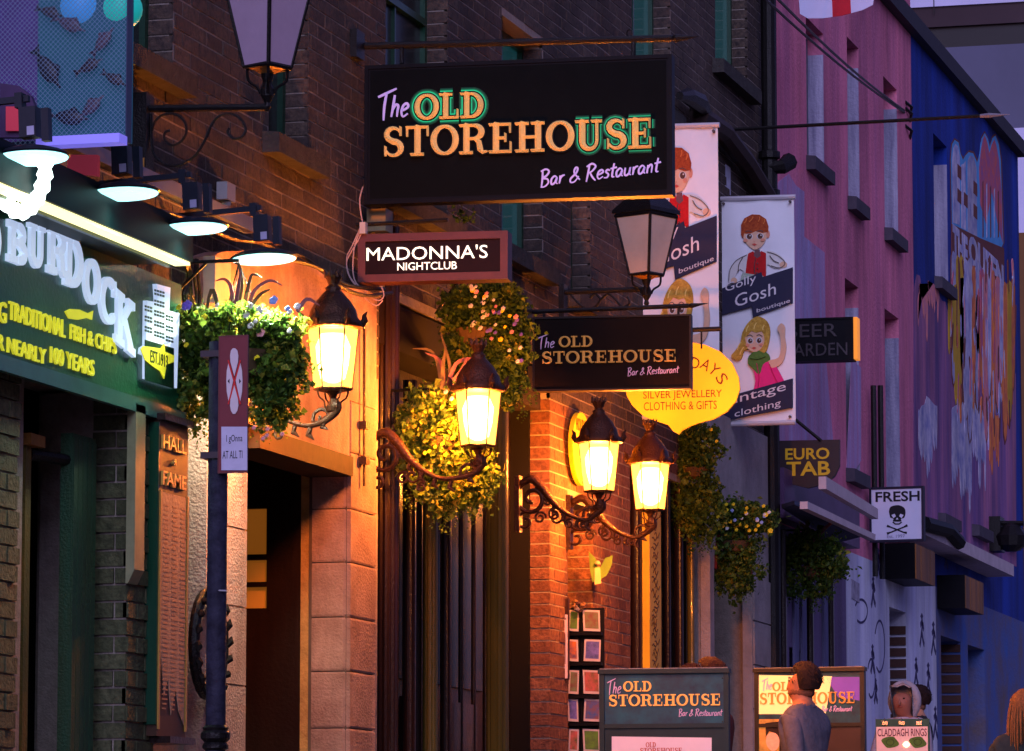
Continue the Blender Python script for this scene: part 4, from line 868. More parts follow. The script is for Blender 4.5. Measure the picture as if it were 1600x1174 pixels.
    for q_ in ((40,212,44,202),(52,208,56,198),(66,210,68,202),(26,240,32,228),(30,248,36,236)): Ln([(q_[0],q_[1]),((q_[0]+q_[2])/2-1,(q_[1]+q_[3])/2),(q_[2],q_[3])], 1.6, mat('print_hair_gold', (.80,.58,.16), .8, 0, 0))
    S(cz(42,233,3,2.2), skd, 'cheek'); S(cz(63,233,2.8,2.2), skd, 'cheek'); Ln([(56,262),(60,284),(58,302)], .9, mat('print_pink_dark', (.5,.01,.12), .8, 0, 0)); Ln([(76,264),(84,284),(92,300)], .9, MATS['print_pink_dark']); Ln([(46,254),(58,256),(70,252)], .9, mat('print_green_dark', (.03,.09,.015), .8, 0, 0))
    # lower band
    S([(2,316),(112,288),(112,334),(2,352)], ik, 'lower_band')
    T('vintage', (6,333), 96, 18, 22); T('clothing', (22,350), 72, 14, 16)
    for (x, y) in ((4,8),(108,8),(108,348)): S(cz(x,y,2,2), lne, 'eyelet')
    for y0_ in (0, 357):
        b = MB(); b.tube([PT(F,*X((-3,y0_))), PT(F,*X((116,y0_)))], .018*sx, 8); b.obj('arm', mat('pale_metal', (.62,.60,.66), .35, .3, .1, 10), r_)
    return r_
banner(FY(Wy(1127, 480)), 1127, 311, 1.0, .988, 'nearer the street clear cloth banner for Golly Gosh boutique with boy and girl, fully visible')
banner(FY(Wy(1003, 430)), 1003, 199, 1.045, 1.27, 'taller cloth banner of the boutique partly hidden behind the signs, left of the other banner')
# --- 6 far small signs
S6 = FY(Wy(1216, 530), 2)
s6, b6 = board('beer_garden_sign', 'dark unlit BEER GARDEN box sign on the pink wall right of the banner', S6, 1216, 1333, 499, 566, .15, M['black'], M['black'], .015)
for t, u0, u1, v0, v1 in (('BEER', 1228, 1308, 508, 528), ('GARDEN', 1222, 1324, 538, 558)):
    a0, t1 = S6.px(u0, v0); a1 = S6.px(u1, v0)[0]; t0 = S6.px(u0, v1)[1]; b = MB(); text(b, S6, t, a0, a1, t0, t1, .001, .006); b.obj('lettering', mat('dead_neon', (.055,.045,.055), .4), s6)
MB().fbox(S6, b6[1]-.004, b6[1]+.03, b6[2]+.01, b6[3], -.15, -.01).obj('orange_lit_side', mat('orange_side_light', (.6,.2,.02), .5, 0, 0, emit=(1,.32,.03), es=.55), s6)  # orange light on the sign's side, put in as emission
S7 = FY(Wy(1214, 720), 3); p = PT(S7,1262,762)
s7 = thing('euro_shop_sign', 'dark shield shaped sign reading EURO TAB in yellow', 'sign', p)
MB().prism(S7, S7.pp([(1212,689),(1312,687),(1312,728),(1304,745),(1288,757),(1262,763),(1238,757),(1220,745),(1212,726)]), -.04, 0).obj('plate', mat('plate_dark', (.03,.02,.025), .5), s7)
for t, u0, u1, v0, v1 in (('EURO', 1227, 1296, 701, 719), ('TAB', 1229, 1297, 722, 744)):
    a0, t1 = S7.px(u0, v0); a1 = S7.px(u1, v0)[0]; t0 = S7.px(u0, v1)[1]; b = MB(); text(b, S7, t, a0, a1, t0, t1, .001, .004, .02); b.obj('lettering', mat('dull_yellow', (.55,.34,.02), .5, emit=(.6,.35,.0), es=.10), s7)
b = MB(); b.tube([PT(S7,1243,656), PT(S7,1283,689)], .015, 6); b.obj('stay', M['iron'], s7)
S8 = FY(Wy(1352, 800), -4)
s8, b8 = board('fresh_sign', 'white square sign with FRESH over a black skull and crossbones', S8, 1358, 1443, 762, 848, .05, mat('dark_blue_frame', (.012,.010,.03), .5), mat('sign_white_blue', (.60,.62,.80), .6, 0, .08, 4), .02)
ibk = mat('sign_ink', (.006,.006,.012), .6, 0, 0)
a0, t1 = S8.px(1368, 769); a1 = S8.px(1437, 769)[0]; t0 = S8.px(1368, 785)[1]; b = MB(); text(b, S8, 'FRESH', a0, a1, t0, t1, .001, .003, .02); b.obj('lettering', ibk, s8)
b = MB(); b.prism(S8, smooth2(S8.pp([(1389,800),(1391,793),(1398,790),(1406,790),(1413,794),(1415,801),(1413,809),(1408,811),(1408,815),(1396,815),(1396,811),(1391,809)])), .001, .003); b.obj('skull', ibk, s8)
for P in ([(1393,805),(1398,803),(1400,807),(1396,810)], [(1405,807),(1407,803),(1412,805),(1409,810)], [(1402,809),(1404,812),(1400,812)]): MB().prism(S8, S8.pp(P), .003, .0045).obj('skull_hole', mat('sign_white_blue', (.6,.6,.8)), s8)
b = MB(); b.ribbon(S8, S8.pp([(1395,816),(1399,819),(1405,819),(1409,816)]), .012, .001, .003); b.obj('jaw', ibk, s8)
for P in ([(1386,822),(1392,824),(1412,832),(1417,833)], [(1386,834),(1392,832),(1412,824),(1418,821)]):
    b = MB(); b.ribbon(S8, S8.pp(P), [.022,.012,.012,.022], .001, .003 if P[0][1] < 830 else .0036); b.obj('bone', ibk, s8)
a0, t1 = S8.px(1386, 836); a1 = S8.px(1414, 836)[0]; t0 = S8.px(1386, 841)[1]; b = MB(); text(b, S8, 'Est. 1997', a0, a1, t0, t1, .001, .003); b.obj('small_print', mat('grey_ink', (.25,.25,.4), .6), s8)
# alarm box, floodlight hood, sloping pipe, downpipe
p = PT(FY(29.6), 1131, 280); ab = thing('alarm_box', 'small white and yellow alarm box on the brick wall above the banners', 'alarm box', p)
MB().box(p.x-.06,p.x+.03,p.y-.08,p.y+.1,p.z-.11,p.z+.1).obj('case', mat('alarm_white', (.55,.55,.70), .5, 0, .3, 14), ab); MB().box(p.x-.06,p.x+.0,p.y-.084,p.y-.081,p.z+.0,p.z+.1).obj('yellow_label', mat('alarm_yellow', (.7,.6,.2), .5), ab)
fl = thing('wall_lamp_hood', 'curved dark unlit lamp hood on the brick wall right of the largest sign', 'light', PT(F0,1075,160))
q = FX(.12); b = MB(); b.tube([PT(q,1062,150,.0), PT(q,1075,150), PT(q,1092,160), PT(q,1104,178)], [.03,.06,.07,.04], 8); b.obj('hood', M['iron'], fl); b = MB(); b.tube([PT(q,1090,165), PT(F0,1080,172)], .02, 6); b.obj('arm', M['iron'], fl)
b = MB(); Fp = FX(.09); b.tube([PT(Fp,1092,180), PT(Fp,1130,206), PT(Fp,1165,252), PT(Fp,1200,310)], .075, 8)
wp = tag(b.obj('waste_pipe', mat('rusty_pipe', (.035,.016,.014), .6, 0, .4, 12)), 'thick dark rusty pipe sloping down the brick wall towards the banner', 'pipe')
dp = thing('drain_pipe', 'tall black cast iron downpipe at the joint of brick and pink buildings', 'downpipe', (.08, 30.98, G(31)))
yy = Wy(1202, 200, .09); MB().tube([(.09, yy, 1.5), (.09, yy, 9.9)], .062, 12).obj('pipe', M['iron'], dp)
for v in (240, 300, 640): p = PT(FX(.09),1202,v); MB().lathe((p.x,p.y,p.z-.05), [(.066,0),(.085,.01),(.085,.06),(.066,.07)], 12).obj('collar', M['iron'], dp)
p = PT(FX(.09),1202,262); MB().tube([p, p+Vector((.1,.0,.0)), p+Vector((.14,.1,.06))], [.05,.06,.07], 8).obj('branch', M['iron'], dp)
# cables, flag pole, flag
b = MB(); fpA, fpB = PT(FY(29.3),1120,204), PT(FY(29.3),1578,179)
fp = thing('wall_spear_pole', 'long thin spear tipped pole reaching from the brick wall across the pink building', 'pole', fpA)
MB().tube([fpA, fpA.lerp(fpB, .9)], .014, 6).obj('pole', M['iron'], fp); MB().tube([fpA.lerp(fpB, .89), fpA.lerp(fpB, .93), fpB], [.012,.02,.001], 6).obj('spear_tip', mat('worn_steel', (.25,.25,.32), .4, .5), fp)
for i in (0, 1):
    a = PT(FY(26),1165+i*26,-30+i*4); c = PT(F0,1413,176-i*3); n_ = 10
    b = MB(); b.tube([a.lerp(c, k/n_)-Vector((0,0,.05*math.sin(math.pi*k/n_))) for k in range(n_+1)], .011, 5)
    tag(b.obj('overhead_cable', M['iron']), ('lower' if i == 0 else 'upper')+' of two black cables running down to the pink wall from the top edge', 'cable', 'overhead cables')
SF = FY(30.2, 4); fg = thing('hanging_flag', 'white flag with a red cross stripe drooping at the top edge of the picture', 'flag', PT(SF,1300,-40))
def flagpiece(P, m, nm, d): MB().prism(SF, SF.pp(P), d, d+.004).obj(nm, m, fg)
flagpiece([(1244,-60),(1298,-60),(1301,27),(1285,29),(1262,29),(1250,22)], mat('flag_white', (.55,.55,.78), .8, 0, .15, 3), 'cloth', 0)
flagpiece([(1326,-60),(1375,-60),(1364,8),(1348,16),(1330,21)], MATS['flag_white'], 'cloth', .0)
flagpiece([(1298,-60),(1326,-60),(1330,21),(1316,25),(1301,27)], mat('flag_red', (.50,.015,.03), .8, 0, .2, 3), 'cross_arm', .001)
b = MB(); b.tube([PT(SF,1180,-62), PT(SF,1400,-66)], .02, 6); b.obj('staff', M['iron'], fg)
# ================================================================ signpost in front
yp = 14.6; FP = FY(yp); pc = PT(FP,339,900)
sp = thing('signpost', 'dark scuffed steel signpost with a ribbed collar near its foot', 'post', (pc.x, yp, G(yp)))
b = MB(); zt_ = PT(FP,339,535).z; b.lathe((pc.x, yp, G(yp)-.15), [(.0375,0),(.0375,zt_-G(yp)+.15)], 20, 0); b.smooth = True
b.obj('pole', mat('scuffed_post', (.012,.011,.022), .6, .1, .75, 16, .3, 60, (.03,.03,.055), spec=.1), sp)
zc_ = PT(FP,339,1152).z
MB().lathe((pc.x, yp, zc_-.05), [(.038,0),(.05,.008),(.05,.02),(.042,.03),(.056,.045),(.056,.065),(.046,.075),(.05,.085),(.038,.095)], 20).obj('collar', M['iron'], sp)
for v in (555, 713): p = PT(FP,339,v); MB().box(p.x-.05,p.x+.06,yp-.048,yp+.045,p.z-.012,p.z+.012).obj('clamp', mat('clamp_steel', (.05,.05,.06), .4, .6), sp)
FQ = FY(yp-.05)
MB().tube([(pc.x-.0,yp-.03,PT(FQ,339,922).z), (pc.x+.05,yp-.03,PT(FQ,339,923).z)], .003, 5).obj('cable_tie', mat('pale_tie', (.4,.4,.45), .5), sp)
np_, nb = board('no_stopping_plate', 'tall narrow reddish plate with crossed out white figures above a white sticker', FQ, 342, 388, 525, 740, .004, mat('plate_rim', (.14,.04,.04), .5), mat('plate_maroon', (.17,.03,.04), .5, 0, .15, 10), .004, lip=.002)
pw = mat('plate_white', (.62,.56,.60), .6, 0, .1, 20); prd = mat('plate_red', (.55,.02,.02), .5, 0, 0)
el = lambda cx, cy, rx, ry: [(cx+rx*math.cos(R(k)), cy+ry*math.sin(R(k))) for k in range(0,360,20)]
FQ2 = Fr(FQ.O+Vector((0,-.003,0)), FQ.A)
MB().prism(FQ2, FQ2.pp([(359.6,556),(361,548),(364,544.5),(367.5,544.5),(371,548),(372.6,556),(372,566),(366.3,588),(360.2,566)]), 0, .0015).obj('white_figure', pw, np_)
MB().prism(FQ2, FQ2.pp([(359.6,634),(361,642),(364,647),(367.5,647),(371,642),(372.6,634),(372,624),(366.3,602),(360.2,624)]), 0, .0015).obj('white_figure', pw, np_)
for s_ in (-1, 1):
    MB().prism(FQ2, FQ2.pp([(366.4+s_*2,595),(366.4+s_*9,566),(366.4+s_*12,580),(366.4+s_*12.6,595),(366.4+s_*12,612),(366.4+s_*9,628)]), 0, .0015).obj('white_figure', pw, np_)
    b = MB(); b.ribbon(FQ2, FQ2.pp([(366.4-s_*9.5,563),(366.4+s_*9.5,632)]), .0055, .0017, .003+.0003*s_); b.obj('red_bar', prd, np_)
    b = MB(); b.prism(FQ2, FQ2.pp([(366.4+s_*10.5,596),(366.4+s_*7.5,592),(366.4+s_*7.5,600)]), .0016, .0022); b.obj('arrow', ibk, np_)
MB().prism(FQ2, FQ2.pp([(346,667),(386.5,667),(386.5,735),(346,735)]), 0, .0012).obj('sticker', mat('sticker_white', (.50,.50,.68), .6, 0, .1, 30), np_)
for t, u0, u1, v0, v1 in (('I gOnna', 354, 379, 680, 694), ('AT ALL TI', 348, 379, 705, 717)):
    a0, t1 = FQ2.px(u0, v0); a1 = FQ2.px(u1, v0)[0]; t0 = FQ2.px(u0, v1)[1]; b = MB(); text(b, FQ2, t, a0, a1, t0, t1, .0013, .002); b.obj('lettering', ibk, np_)
# ================================================================ LANTERNS
glow = mat('lantern_glass_lit', (1,.8,.5), .4, 0, 0)
nt = glow.node_tree; nn = nt.nodes; b_ = nn['Principled BSDF']
lw = nn.new('ShaderNodeLayerWeight'); lw.inputs[0].default_value = .35
cr_ = nn.new('ShaderNodeValToRGB'); cr_.color_ramp.elements[0].color = (1,.40,.05,1); cr_.color_ramp.elements[1].color = (1,.20,.01,1)
nt.links.new(lw.outputs['Facing'], cr_.inputs[0]); nt.links.new(cr_.outputs[0], b_.inputs['Emission Color']); b_.inputs['Emission Strength'].default_value = 7.0
lamp_iron = mat('lamp_iron', (.045,.018,.010), .35, .3, .3, 30, .4, 90)
def ring6(z, r_, n=6, rot=R(15)): return [Vector((math.cos(2*math.pi*k/n+rot)*r_, math.sin(2*math.pi*k/n+rot)*r_, z)) for k in range(n)]
def make_lantern(label, reach=.56, drop=.0, second=False):
    """lit hexagonal wall lantern; origin under the glass, wall at x = -reach"""
    r_ = thing('wall_lantern', label, 'lantern', (0,0,0), 'lit wall lanterns of the pub')
    H = .285; lo, hi = ring6(.0, .088), ring6(H, .118)
    for k in range(6):
        b = MB(); a, c = k, (k+1) % 6; n = ((lo[a]+lo[c])/2).normalized()*.003
        b.hexa([lo[a]-n, lo[c]-n, hi[c]-n, hi[a]-n, lo[a]+n, lo[c]+n, hi[c]+n, hi[a]+n]); b.obj('pane', glow, r_)
    b = MB()
    for k in range(6): b.tube([lo[k]*1.02, hi[k]*1.02], .0045, 5)
    for L_, e in ((lo, .006), (hi, .008)): b.tube([L_[k % 6]*1.02 for k in range(7)], e, 5)
    b.obj('frame', lamp_iron, r_)
    # hood with crown cresting
    MB().lathe((0,0,H), [(.125,0),(.145,.008),(.142,.03),(.120,.05),(.112,.085),(.085,.13),(.055,.165),(.036,.185),(.040,.195),(.030,.205)], 18, R(15)).obj('hood', lamp_iron, r_, smooth=True)
    f = MB(); f.lathe((0,0,H+.2), [(.030,0),(.024,.012),(.032,.03),(.044,.055),(.038,.06),(.02,.05)], 12); fo = f.obj('finial', lamp_iron, r_)
    b = MB()
    for k in range(8): a = 2*math.pi*k/8; b.tube([(math.cos(a)*.036, math.sin(a)*.036, H+.25), (math.cos(a)*.046, math.sin(a)*.046, H+.285)], [.012, .002], 5)
    b.obj('crown_points', lamp_iron, fo, kind='stuff')
    for k in range(6):
        a = 2*math.pi*k/6+R(15); b = MB(); e = Vector((math.cos(a), math.sin(a), 0))
        b.tube([e*.135+Vector((0,0,H+.01)), e*.150+Vector((0,0,H+.04)), e*.148+Vector((0,0,H+.065)), e*.162+Vector((0,0,H+.085))], [.014, .019, .012, .002], 6); b.obj('cresting_leaf', lamp_iron, r_)
    MB().lathe((0,0,-.012), [(.05,0),(.088,.004),(.088,.012)], 6, R(15)).obj('base_ring', lamp_iron, r_)
    MB().lathe((0,0,-.115), [(.012,0),(.03,.01),(.036,.03),(.020,.045),(.014,.07),(.024,.09),(.04,.103)], 12).obj('stem', lamp_iron, r_)
    for k in range(4):
        a = 2*math.pi*k/4+R(45); e = Vector((math.cos(a), math.sin(a), 0)); b = MB()
        b.tube(smooth2([tuple(e*q[0]+Vector((0,0,q[1]))) for q in ((.082,-.004),(.072,-.04),(.045,-.06),(.040,-.09),(.018,-.105))], 3), .0042, 5); b.obj('stay', lamp_iron, r_)
    # bracket arm in the plane square to the wall
    X0 = -reach; z0 = -.115-drop
    arm = [(X0+.03, z0+.17), (X0+.10, z0+.20), (X0+.17, z0+.14), (X0+.24, z0+.05), (X0+.33, z0-.02), (X0+.43, z0-.055), (X0+reach-.04, z0-.035), (.02, z0+.02), (.0, z0+.05)]
    if drop: arm[-1] = (0, -.11)
    b = MB(); P = smooth2(arm, 4); b.tube([(x, 0, z) for x, z in P], [.020+.008*math.sin(k*.25) for k in range(len(P))], 8); b.obj('arm', lamp_iron, r_, smooth=True)
    sp_ = MB()
    def spiral(cx, cz, r0, r1, a0, a1, w):
        n = int(abs(a1-a0)/18); return [(cx+(r0+(r1-r0)*k/n)*math.cos(R(a0+(a1-a0)*k/n)), 0, cz+(r0+(r1-r0)*k/n)*math.sin(R(a0+(a1-a0)*k/n))) for k in range(n+1)]
    for (cx, cz, r0, r1, a0, a1, w) in ((X0+.10, z0+.08, .108, .018, 100, 640, .014), (X0+.06, z0-.055, .055, .012, 90, 500, .010), (X0+.25, z0-.035, .045, .01, 60, -360, .008), (-.05, z0-.02, .05, .012, 200, -220, .009)):
        b = MB(); b.tube(spiral(cx, cz, r0, r1, a0, a1, w), w, 6); b.obj('scroll', lamp_iron, r_)
    rnd = random.Random(5)
    for k in range(7):
        t = P[6+k*3]; b = MB(); l_ = .03+.03*rnd.random()
        b.tube([(t[0], 0, t[1]-.01), (t[0]-.012, .004, t[1]-.01-l_*.6), (t[0]+.02, 0, t[1]-.014-l_)], [.012, .016, .002], 6); b.obj('leaf_ornament', lamp_iron, r_)
    MB().box(X0, X0+.03, -.04, .04, z0-.12, z0+.22).obj('wall_plate', lamp_iron, r_)
    l = plamp(Vector((0,0,.15)), 155, (1,.26,.03), .085, 'lantern_light', r_)
    return r_
LN = [(520,608,Wy(343,660),'nearest lit lantern, between the big leafy basket and the stone pier'),
      (747,697,Wy(574,720),'second lit lantern, below the nightclub sign in front of yellow lit foliage'),
      (936,768,Wy(806,770),'third lit lantern, directly under the smaller pub sign'),
      (1016,797,Wy(886,800),'farthest and lowest lit lantern, under the yellow teardrop sign')]
for i, (u, v, y, lb) in enumerate(LN):
    p = PT(FY(y), u, v); r_ = make_lantern(lb, p.x); r_.location = p; r_.scale = (1, 1, 1)
    X0 = -p.x
    for (cx, cz, r0, a0_) in (((.24,-.13,.042,30),(.33,-.19,.030,60),(.15,-.15,.038,0),(.42,-.20,.022,40),(.20,-.05,.03,90)) if i >= 2 else ((.20,-.16,.036,30),(.30,-.21,.028,50))):
        b = MB(); n_ = 20; b.tube([p+Vector((X0+cx+r0*(1-.75*k/n_)*math.cos(R(a0_+26*k)), 0, cz+r0*(1-.75*k/n_)*math.sin(R(a0_+26*k)))) for k in range(n_+1)], .0075, 6); b.obj('small_scroll', lamp_iron, r_)
# ---- unlit square street lanterns
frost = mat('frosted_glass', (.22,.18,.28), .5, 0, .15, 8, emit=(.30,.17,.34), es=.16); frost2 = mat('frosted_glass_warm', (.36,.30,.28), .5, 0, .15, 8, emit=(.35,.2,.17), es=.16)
def make_unlit(label, gl, rot, plate=True):
    r_ = thing('street_lantern', label, 'lantern', (0,0,0), 'unlit square street lanterns')
    q = lambda z, h: [Vector((math.cos(R(45+90*k+rot))*h*1.414, math.sin(R(45+90*k+rot))*h*1.414, z)) for k in range(4)]
    H = .37; lo, hi = q(0, .074), q(H, .136)
    for k in range(4):
        a, c = k, (k+1) % 4; n = ((lo[a]+lo[c])/2).normalized()*.003; b = MB()
        b.hexa([lo[a]-n, lo[c]-n, hi[c]-n, hi[a]-n, lo[a]+n, lo[c]+n, hi[c]+n, hi[a]+n]); b.obj('pane', gl, r_)
    b = MB()
    for k in range(4): b.tube([lo[k], hi[k]], .010, 6)
    b.tube([lo[k % 4] for k in range(5)], .012, 6); b.tube([hi[k % 4] for k in range(5)], .014, 6); b.obj('frame', M['iron'], r_)
    ro = q(H+.015, .155)+q(H+.04, .15)+q(H+.17, .045)+q(H+.21, .045); b = MB(); b.add(ro, [(i*4+k, i*4+(k+1)%4, (i+1)*4+(k+1)%4, (i+1)*4+k) for i in range(3) for k in range(4)]+[(3,2,1,0),(12,13,14,15)]); b.obj('roof', M['iron'], r_)
    MB().lathe((0,0,-.03), [(.03,0),(.07,.02),(.095,.028)], 4, R(rot+45)).obj('tray', mat('brass_tray', (.38,.20,.06), .5, .2), r_)
    MB().lathe((0,0,-.2), [(.006,0),(.018,.02),(.012,.04),(.03,.07),(.032,.1),(.02,.13),(.03,.17)], 12).obj('stem', M['iron'], r_)
    for k in range(4):
        e = lo[k].normalized(); b = MB(); b.tube(smooth2([tuple(e*a+Vector((0,0,z))) for a, z in ((.09,-.005),(.085,-.06),(.045,-.09),(.03,-.12))], 3), .007, 5); b.obj('stay', M['iron'], r_)
    return r_
def scrollbar(r_, p, ub, vb, F, pts_list, plate=None, w=.017):
    o = Vector(r_.location)
    a = PT(F, ub[0], vb[0]); c = PT(F, ub[1], vb[1]); MB().tube([a, c], w, 8).obj('bar', M['iron'], r_)
    for L_, ww in pts_list:
        b = MB(); b.tube([tuple(PT(F, u, v)) for u, v in smooth2(L_, 4)], ww, 6); b.obj('scroll', M['iron'], r_)
    if plate: u0, u1, v0, v1 = plate; a = PT(F,u0,v1); c = PT(F,u1,v0); MB().box(a.x, c.x, F.O.y-.05, F.O.y+.05, a.z, c.z).obj('wall_bracket', M['iron'], r_)
yA = Wy(212, 200); FA_ = FY(yA); p = PT(FA_, 418, 106)
ra = make_unlit('large unlit frosted street lantern cut by the top edge, on a scrolled bracket', frost, -24); ra.location = p
scrollbar(ra, p, (225, 418), (170, 168), FA_, [
 ([(236,178),(237,225),(243,245),(262,258),(284,257),(305,243),(320,220),(330,196),(342,182),(360,178),(376,186),(384,202),(378,214),(366,217),(356,208),(358,200)], .0065),
 ([(237,205),(242,190),(256,179),(274,179),(288,190),(291,208),(282,222),(268,227),(257,218),(258,207),(266,204)], .0065)], (208, 235, 147, 275))
MB().box(*(lambda a, c: (a.x, c.x, yA-.056, yA-.051, a.z, c.z))(PT(FA_,227,274), PT(FA_,232,250))).obj('label_plate', mat('ochre_tag', (.5,.25,.05), .5), ra)
yB = Wy(876, 455); FB_ = FY(yB); p = PT(FB_, 1010, 430)
rb_ = make_unlit('smaller unlit frosted street lantern just beneath the corner of the largest sign', frost2, -24); rb_.location = p
scrollbar(rb_, p, (876, 1012), (457, 452), FB_, [([(888,456),(900,470),(914,482),(930,480),(938,468),(930,460),(922,466)], .008), ([(938,470),(950,460),(962,468),(972,480),(984,474),(980,464)], .008)], (872, 884, 445, 500))
# ================================================================ FLOODLIGHTS over the fascia
flg = mat('flood_disc', (.8,1,1), .5, 0, 0, emit=(.36,.93,.98), es=1.7); fh = mat('flood_hood', (.015,.020,.035), .4, .2, .2, 20)
FL_ = FX(.48)
for i, (u, v, lb) in enumerate(((48,247,'nearest floodlight, in front of the fish display'), (192,303,'second floodlight, just below the fish display corner'), (302,357,'third floodlight, over the end of the light canopy'), (412,405,'farthest floodlight, above the big leafy basket'))):
    a, t = FL_.px(u, v); s_ = 1.0
    fl = thing('floodlight', lb, 'light', (.48, a, t), 'cold white floodlights over the fish shop')
    fl.rotation_euler = (R(-1), R(-3), 0)
    def loc(b, nm, m, pr, **k): b.v = [q+Vector(fl.location) for q in b.v]; return b.obj(nm, m, pr, **k)
    loc(MB().lathe((0,0,0), [(.150,0),(.156,.006),(.13,.022),(.085,.036),(.05,.044),(.03,.05)], 24), 'hood', fh, fl, smooth=False)
    loc(MB().lathe((0,0,-.010), [(.110,0),(.146,.006),(.148,.009)], 24), 'lens', flg, fl)
    loc(MB().box(-.035,.035,-.03,.03,.08,.20), 'ballast_box', fh, fl)
    loc(MB().box(-.05,-.02,-.03,.02,.20,.26), 'yoke', fh, fl); loc(MB().box(.055,.085,-.02,.02,.06,.19), 'bracket_plate', fh, fl)
    loc(MB().box(-.0,.03,-.034,-.031,.085,.12), 'tag', mat('pale_tag', (.4,.4,.6), .5), fl)
    loc(MB().box(-.47,.0,-.012,.012,.225,.25), 'arm', fh, fl)
    l = bpy.data.lights.new('flood_light', 'SPOT'); l.energy = (3.5, 3.5, 5, 170)[i]; l.color = (.60,1,.90) if i < 3 else (.9,1,.7); l.spot_size = R(150); l.spot_blend = .6; l.shadow_soft_size = .1
    o = bpy.data.objects.new('flood_light', l); C.objects.link(o); o.parent = fl; o.location = (0,0,-.03)
# rail tying them to the wall
Fr_ = FX(.16); a0, z0 = Fr_.px(232, 280); a1, z1 = Fr_.px(400, 345)
tag(MB().box(.10,.16,14.5,a1,z0-.02,z0+.045).obj('lighting_rail', mat('galvanised_rail', (.16,.19,.30), .5, .3, .2, 8)), 'long blue grey steel rail along the brick wall behind the floodlights', 'rail')
# glowing hook-shaped rope light
Fh = FY(14.9); hk = [(70,255),(70,275),(63,300),(50,322),(35,332),(18,326),(6,310),(-2,288)]
b = MB(); b.tube(smooth2([tuple(PT(Fh,u,v)) for u, v in hk], 4), [.030+.006*math.sin(k*2.1) for k in range(len(smooth2(hk, 4)))], 10)
tag(b.obj('rope_light', mat('rope_glow', (1,1,1), .5, 0, 0, emit=(.80,1,.92), es=3.2)), 'brilliant white hook of rope light hanging over the fascia letters', 'light')
# ================================================================ FISH DISPLAY behind a net
FD_ = FY(15.25); fd = thing('fish_display', 'blue lit hanging display of model fish behind a fishing net', 'display', PT(FD_,100,232))
a0, t0 = FD_.px(-30, 232); a1, t1 = FD_.px(200, -40)
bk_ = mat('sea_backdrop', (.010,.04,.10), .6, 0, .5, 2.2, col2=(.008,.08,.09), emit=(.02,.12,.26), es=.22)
b = MB(); b.fbox(FD_, a0, a1, t0, t1, -.07, -.06); b.obj('backdrop', bk_, fd)
b = MB(); b.holed(FD_, a0, a1, t0, t1, [(a0+.01, a1-.004, t0+.02, t1)], .0, -.06); b.obj('case', mat('case_edge', (.05,.06,.14), .4), fd)
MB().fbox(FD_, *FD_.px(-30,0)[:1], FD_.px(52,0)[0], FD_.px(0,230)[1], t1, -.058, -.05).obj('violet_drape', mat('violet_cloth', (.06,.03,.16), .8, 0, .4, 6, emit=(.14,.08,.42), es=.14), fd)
for (u, v, r_) in ((118,5,.10), (178,8,.085)): c = PT(FD_,u,v,-.03); MB().lathe((c.x,c.y+.09,c.z-r_), [(r_*math.sin(R(k)), r_-r_*math.cos(R(k))) for k in range(0,181,15)][1:-1], 20).obj('float_ball', mat('float_%d' % u, (.05,.25,.6) if u == 118 else (.02,.45,.40), .4, 0, .2, 6, emit=(.03,.18,.5) if u == 118 else (.01,.35,.32), es=.5), fd, smooth=True)
def fish(u, v, L_, ang, dark, flat=.3):
    b = MB(); n = 10; prof = [(math.sin(math.pi*min(1, k/n*1.02+.02))**.7)*(1 if k < 8 else .5) for k in range(n+1)]
    pts = [Vector(((k/n-.5)*L_, 0, 0)) for k in range(n+1)]; b.tube(pts, [max(.004, L_*.22*q) for q in prof], 10)
    for q in b.v: q.y *= flat
    b.prism(Fr((0,0,0),(1,0,0)), [(-L_*.5+.01, 0), (-L_*.72, L_*.16), (-L_*.66, 0), (-L_*.72, -L_*.16)], -.004, .004)
    b.prism(Fr((0,0,0),(1,0,0)), [(-L_*.2, L_*.16), (L_*.05, L_*.30), (L_*.18, L_*.18)], -.003, .003)
    m_ = Matrix.Translation(PT(FD_,u,v,-.025)) @ Matrix.Rotation(R(-ang), 4, 'Y'); b.v = [m_ @ q for q in b.v]
    return b.obj('fish', mat('fish_'+dark, {'dark': (.012,.010,.02), 'pale': (.12,.08,.12), 'brown': (.04,.025,.03)}[dark], .35, 0, .5, 60, col2=(.02,.018,.04)), fd, smooth=True)
for a in ((77,112,.17,-55,'dark'), (142,102,.11,25,'brown'), (181,125,.10,-30,'brown'), (112,184,.15,-8,'dark'), (112,40,.13,-25,'pale'), (145,165,.12,40,'pale'), (163,62,.12,50,'pale'), (80,20,.10,-20,'brown')): fish(*a)
b = MB(); nx = 46; H_ = t1-t0; W_ = a1-a0; stp = .021
for i in range(int((W_+H_)/stp)):
    for sgn in (1, -1):
        # diagonal threads, clipped to the frame
        c = i*stp; P = []
        x0 = c; y0 = 0
        if x0 > W_: y0 = x0-W_; x0 = W_
        x1 = 0 if c <= H_ else c-H_; y1_2 = min(c, H_)
        if y0 >= H_ or x1 > W_: continue
        pa = (a0+x0, t0+y0) if sgn == 1 else (a1-x0, t0+y0); pb_ = (a0+x1, t0+y1_2) if sgn == 1 else (a1-x1, t0+y1_2)
        d_ = .012 if sgn == 1 else .0135
        b.ribbon(FD_, [pa, pb_], .0018, d_, d_+.001)
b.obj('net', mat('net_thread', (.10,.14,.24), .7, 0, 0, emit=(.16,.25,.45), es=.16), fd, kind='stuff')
b = MB(); p0, p1 = PT(FD_,66,226,.03), PT(FD_,196,224,.03); b.box(p0.x,p1.x,15.15,15.24,p0.z-.018,p0.z+.018); tag(b.obj('violet_light_bar', mat('violet_bar', (.2,.18,.6), .5, 0, 0, emit=(.14,.12,.6), es=.8)), 'short violet bar under the fish display', 'bar')
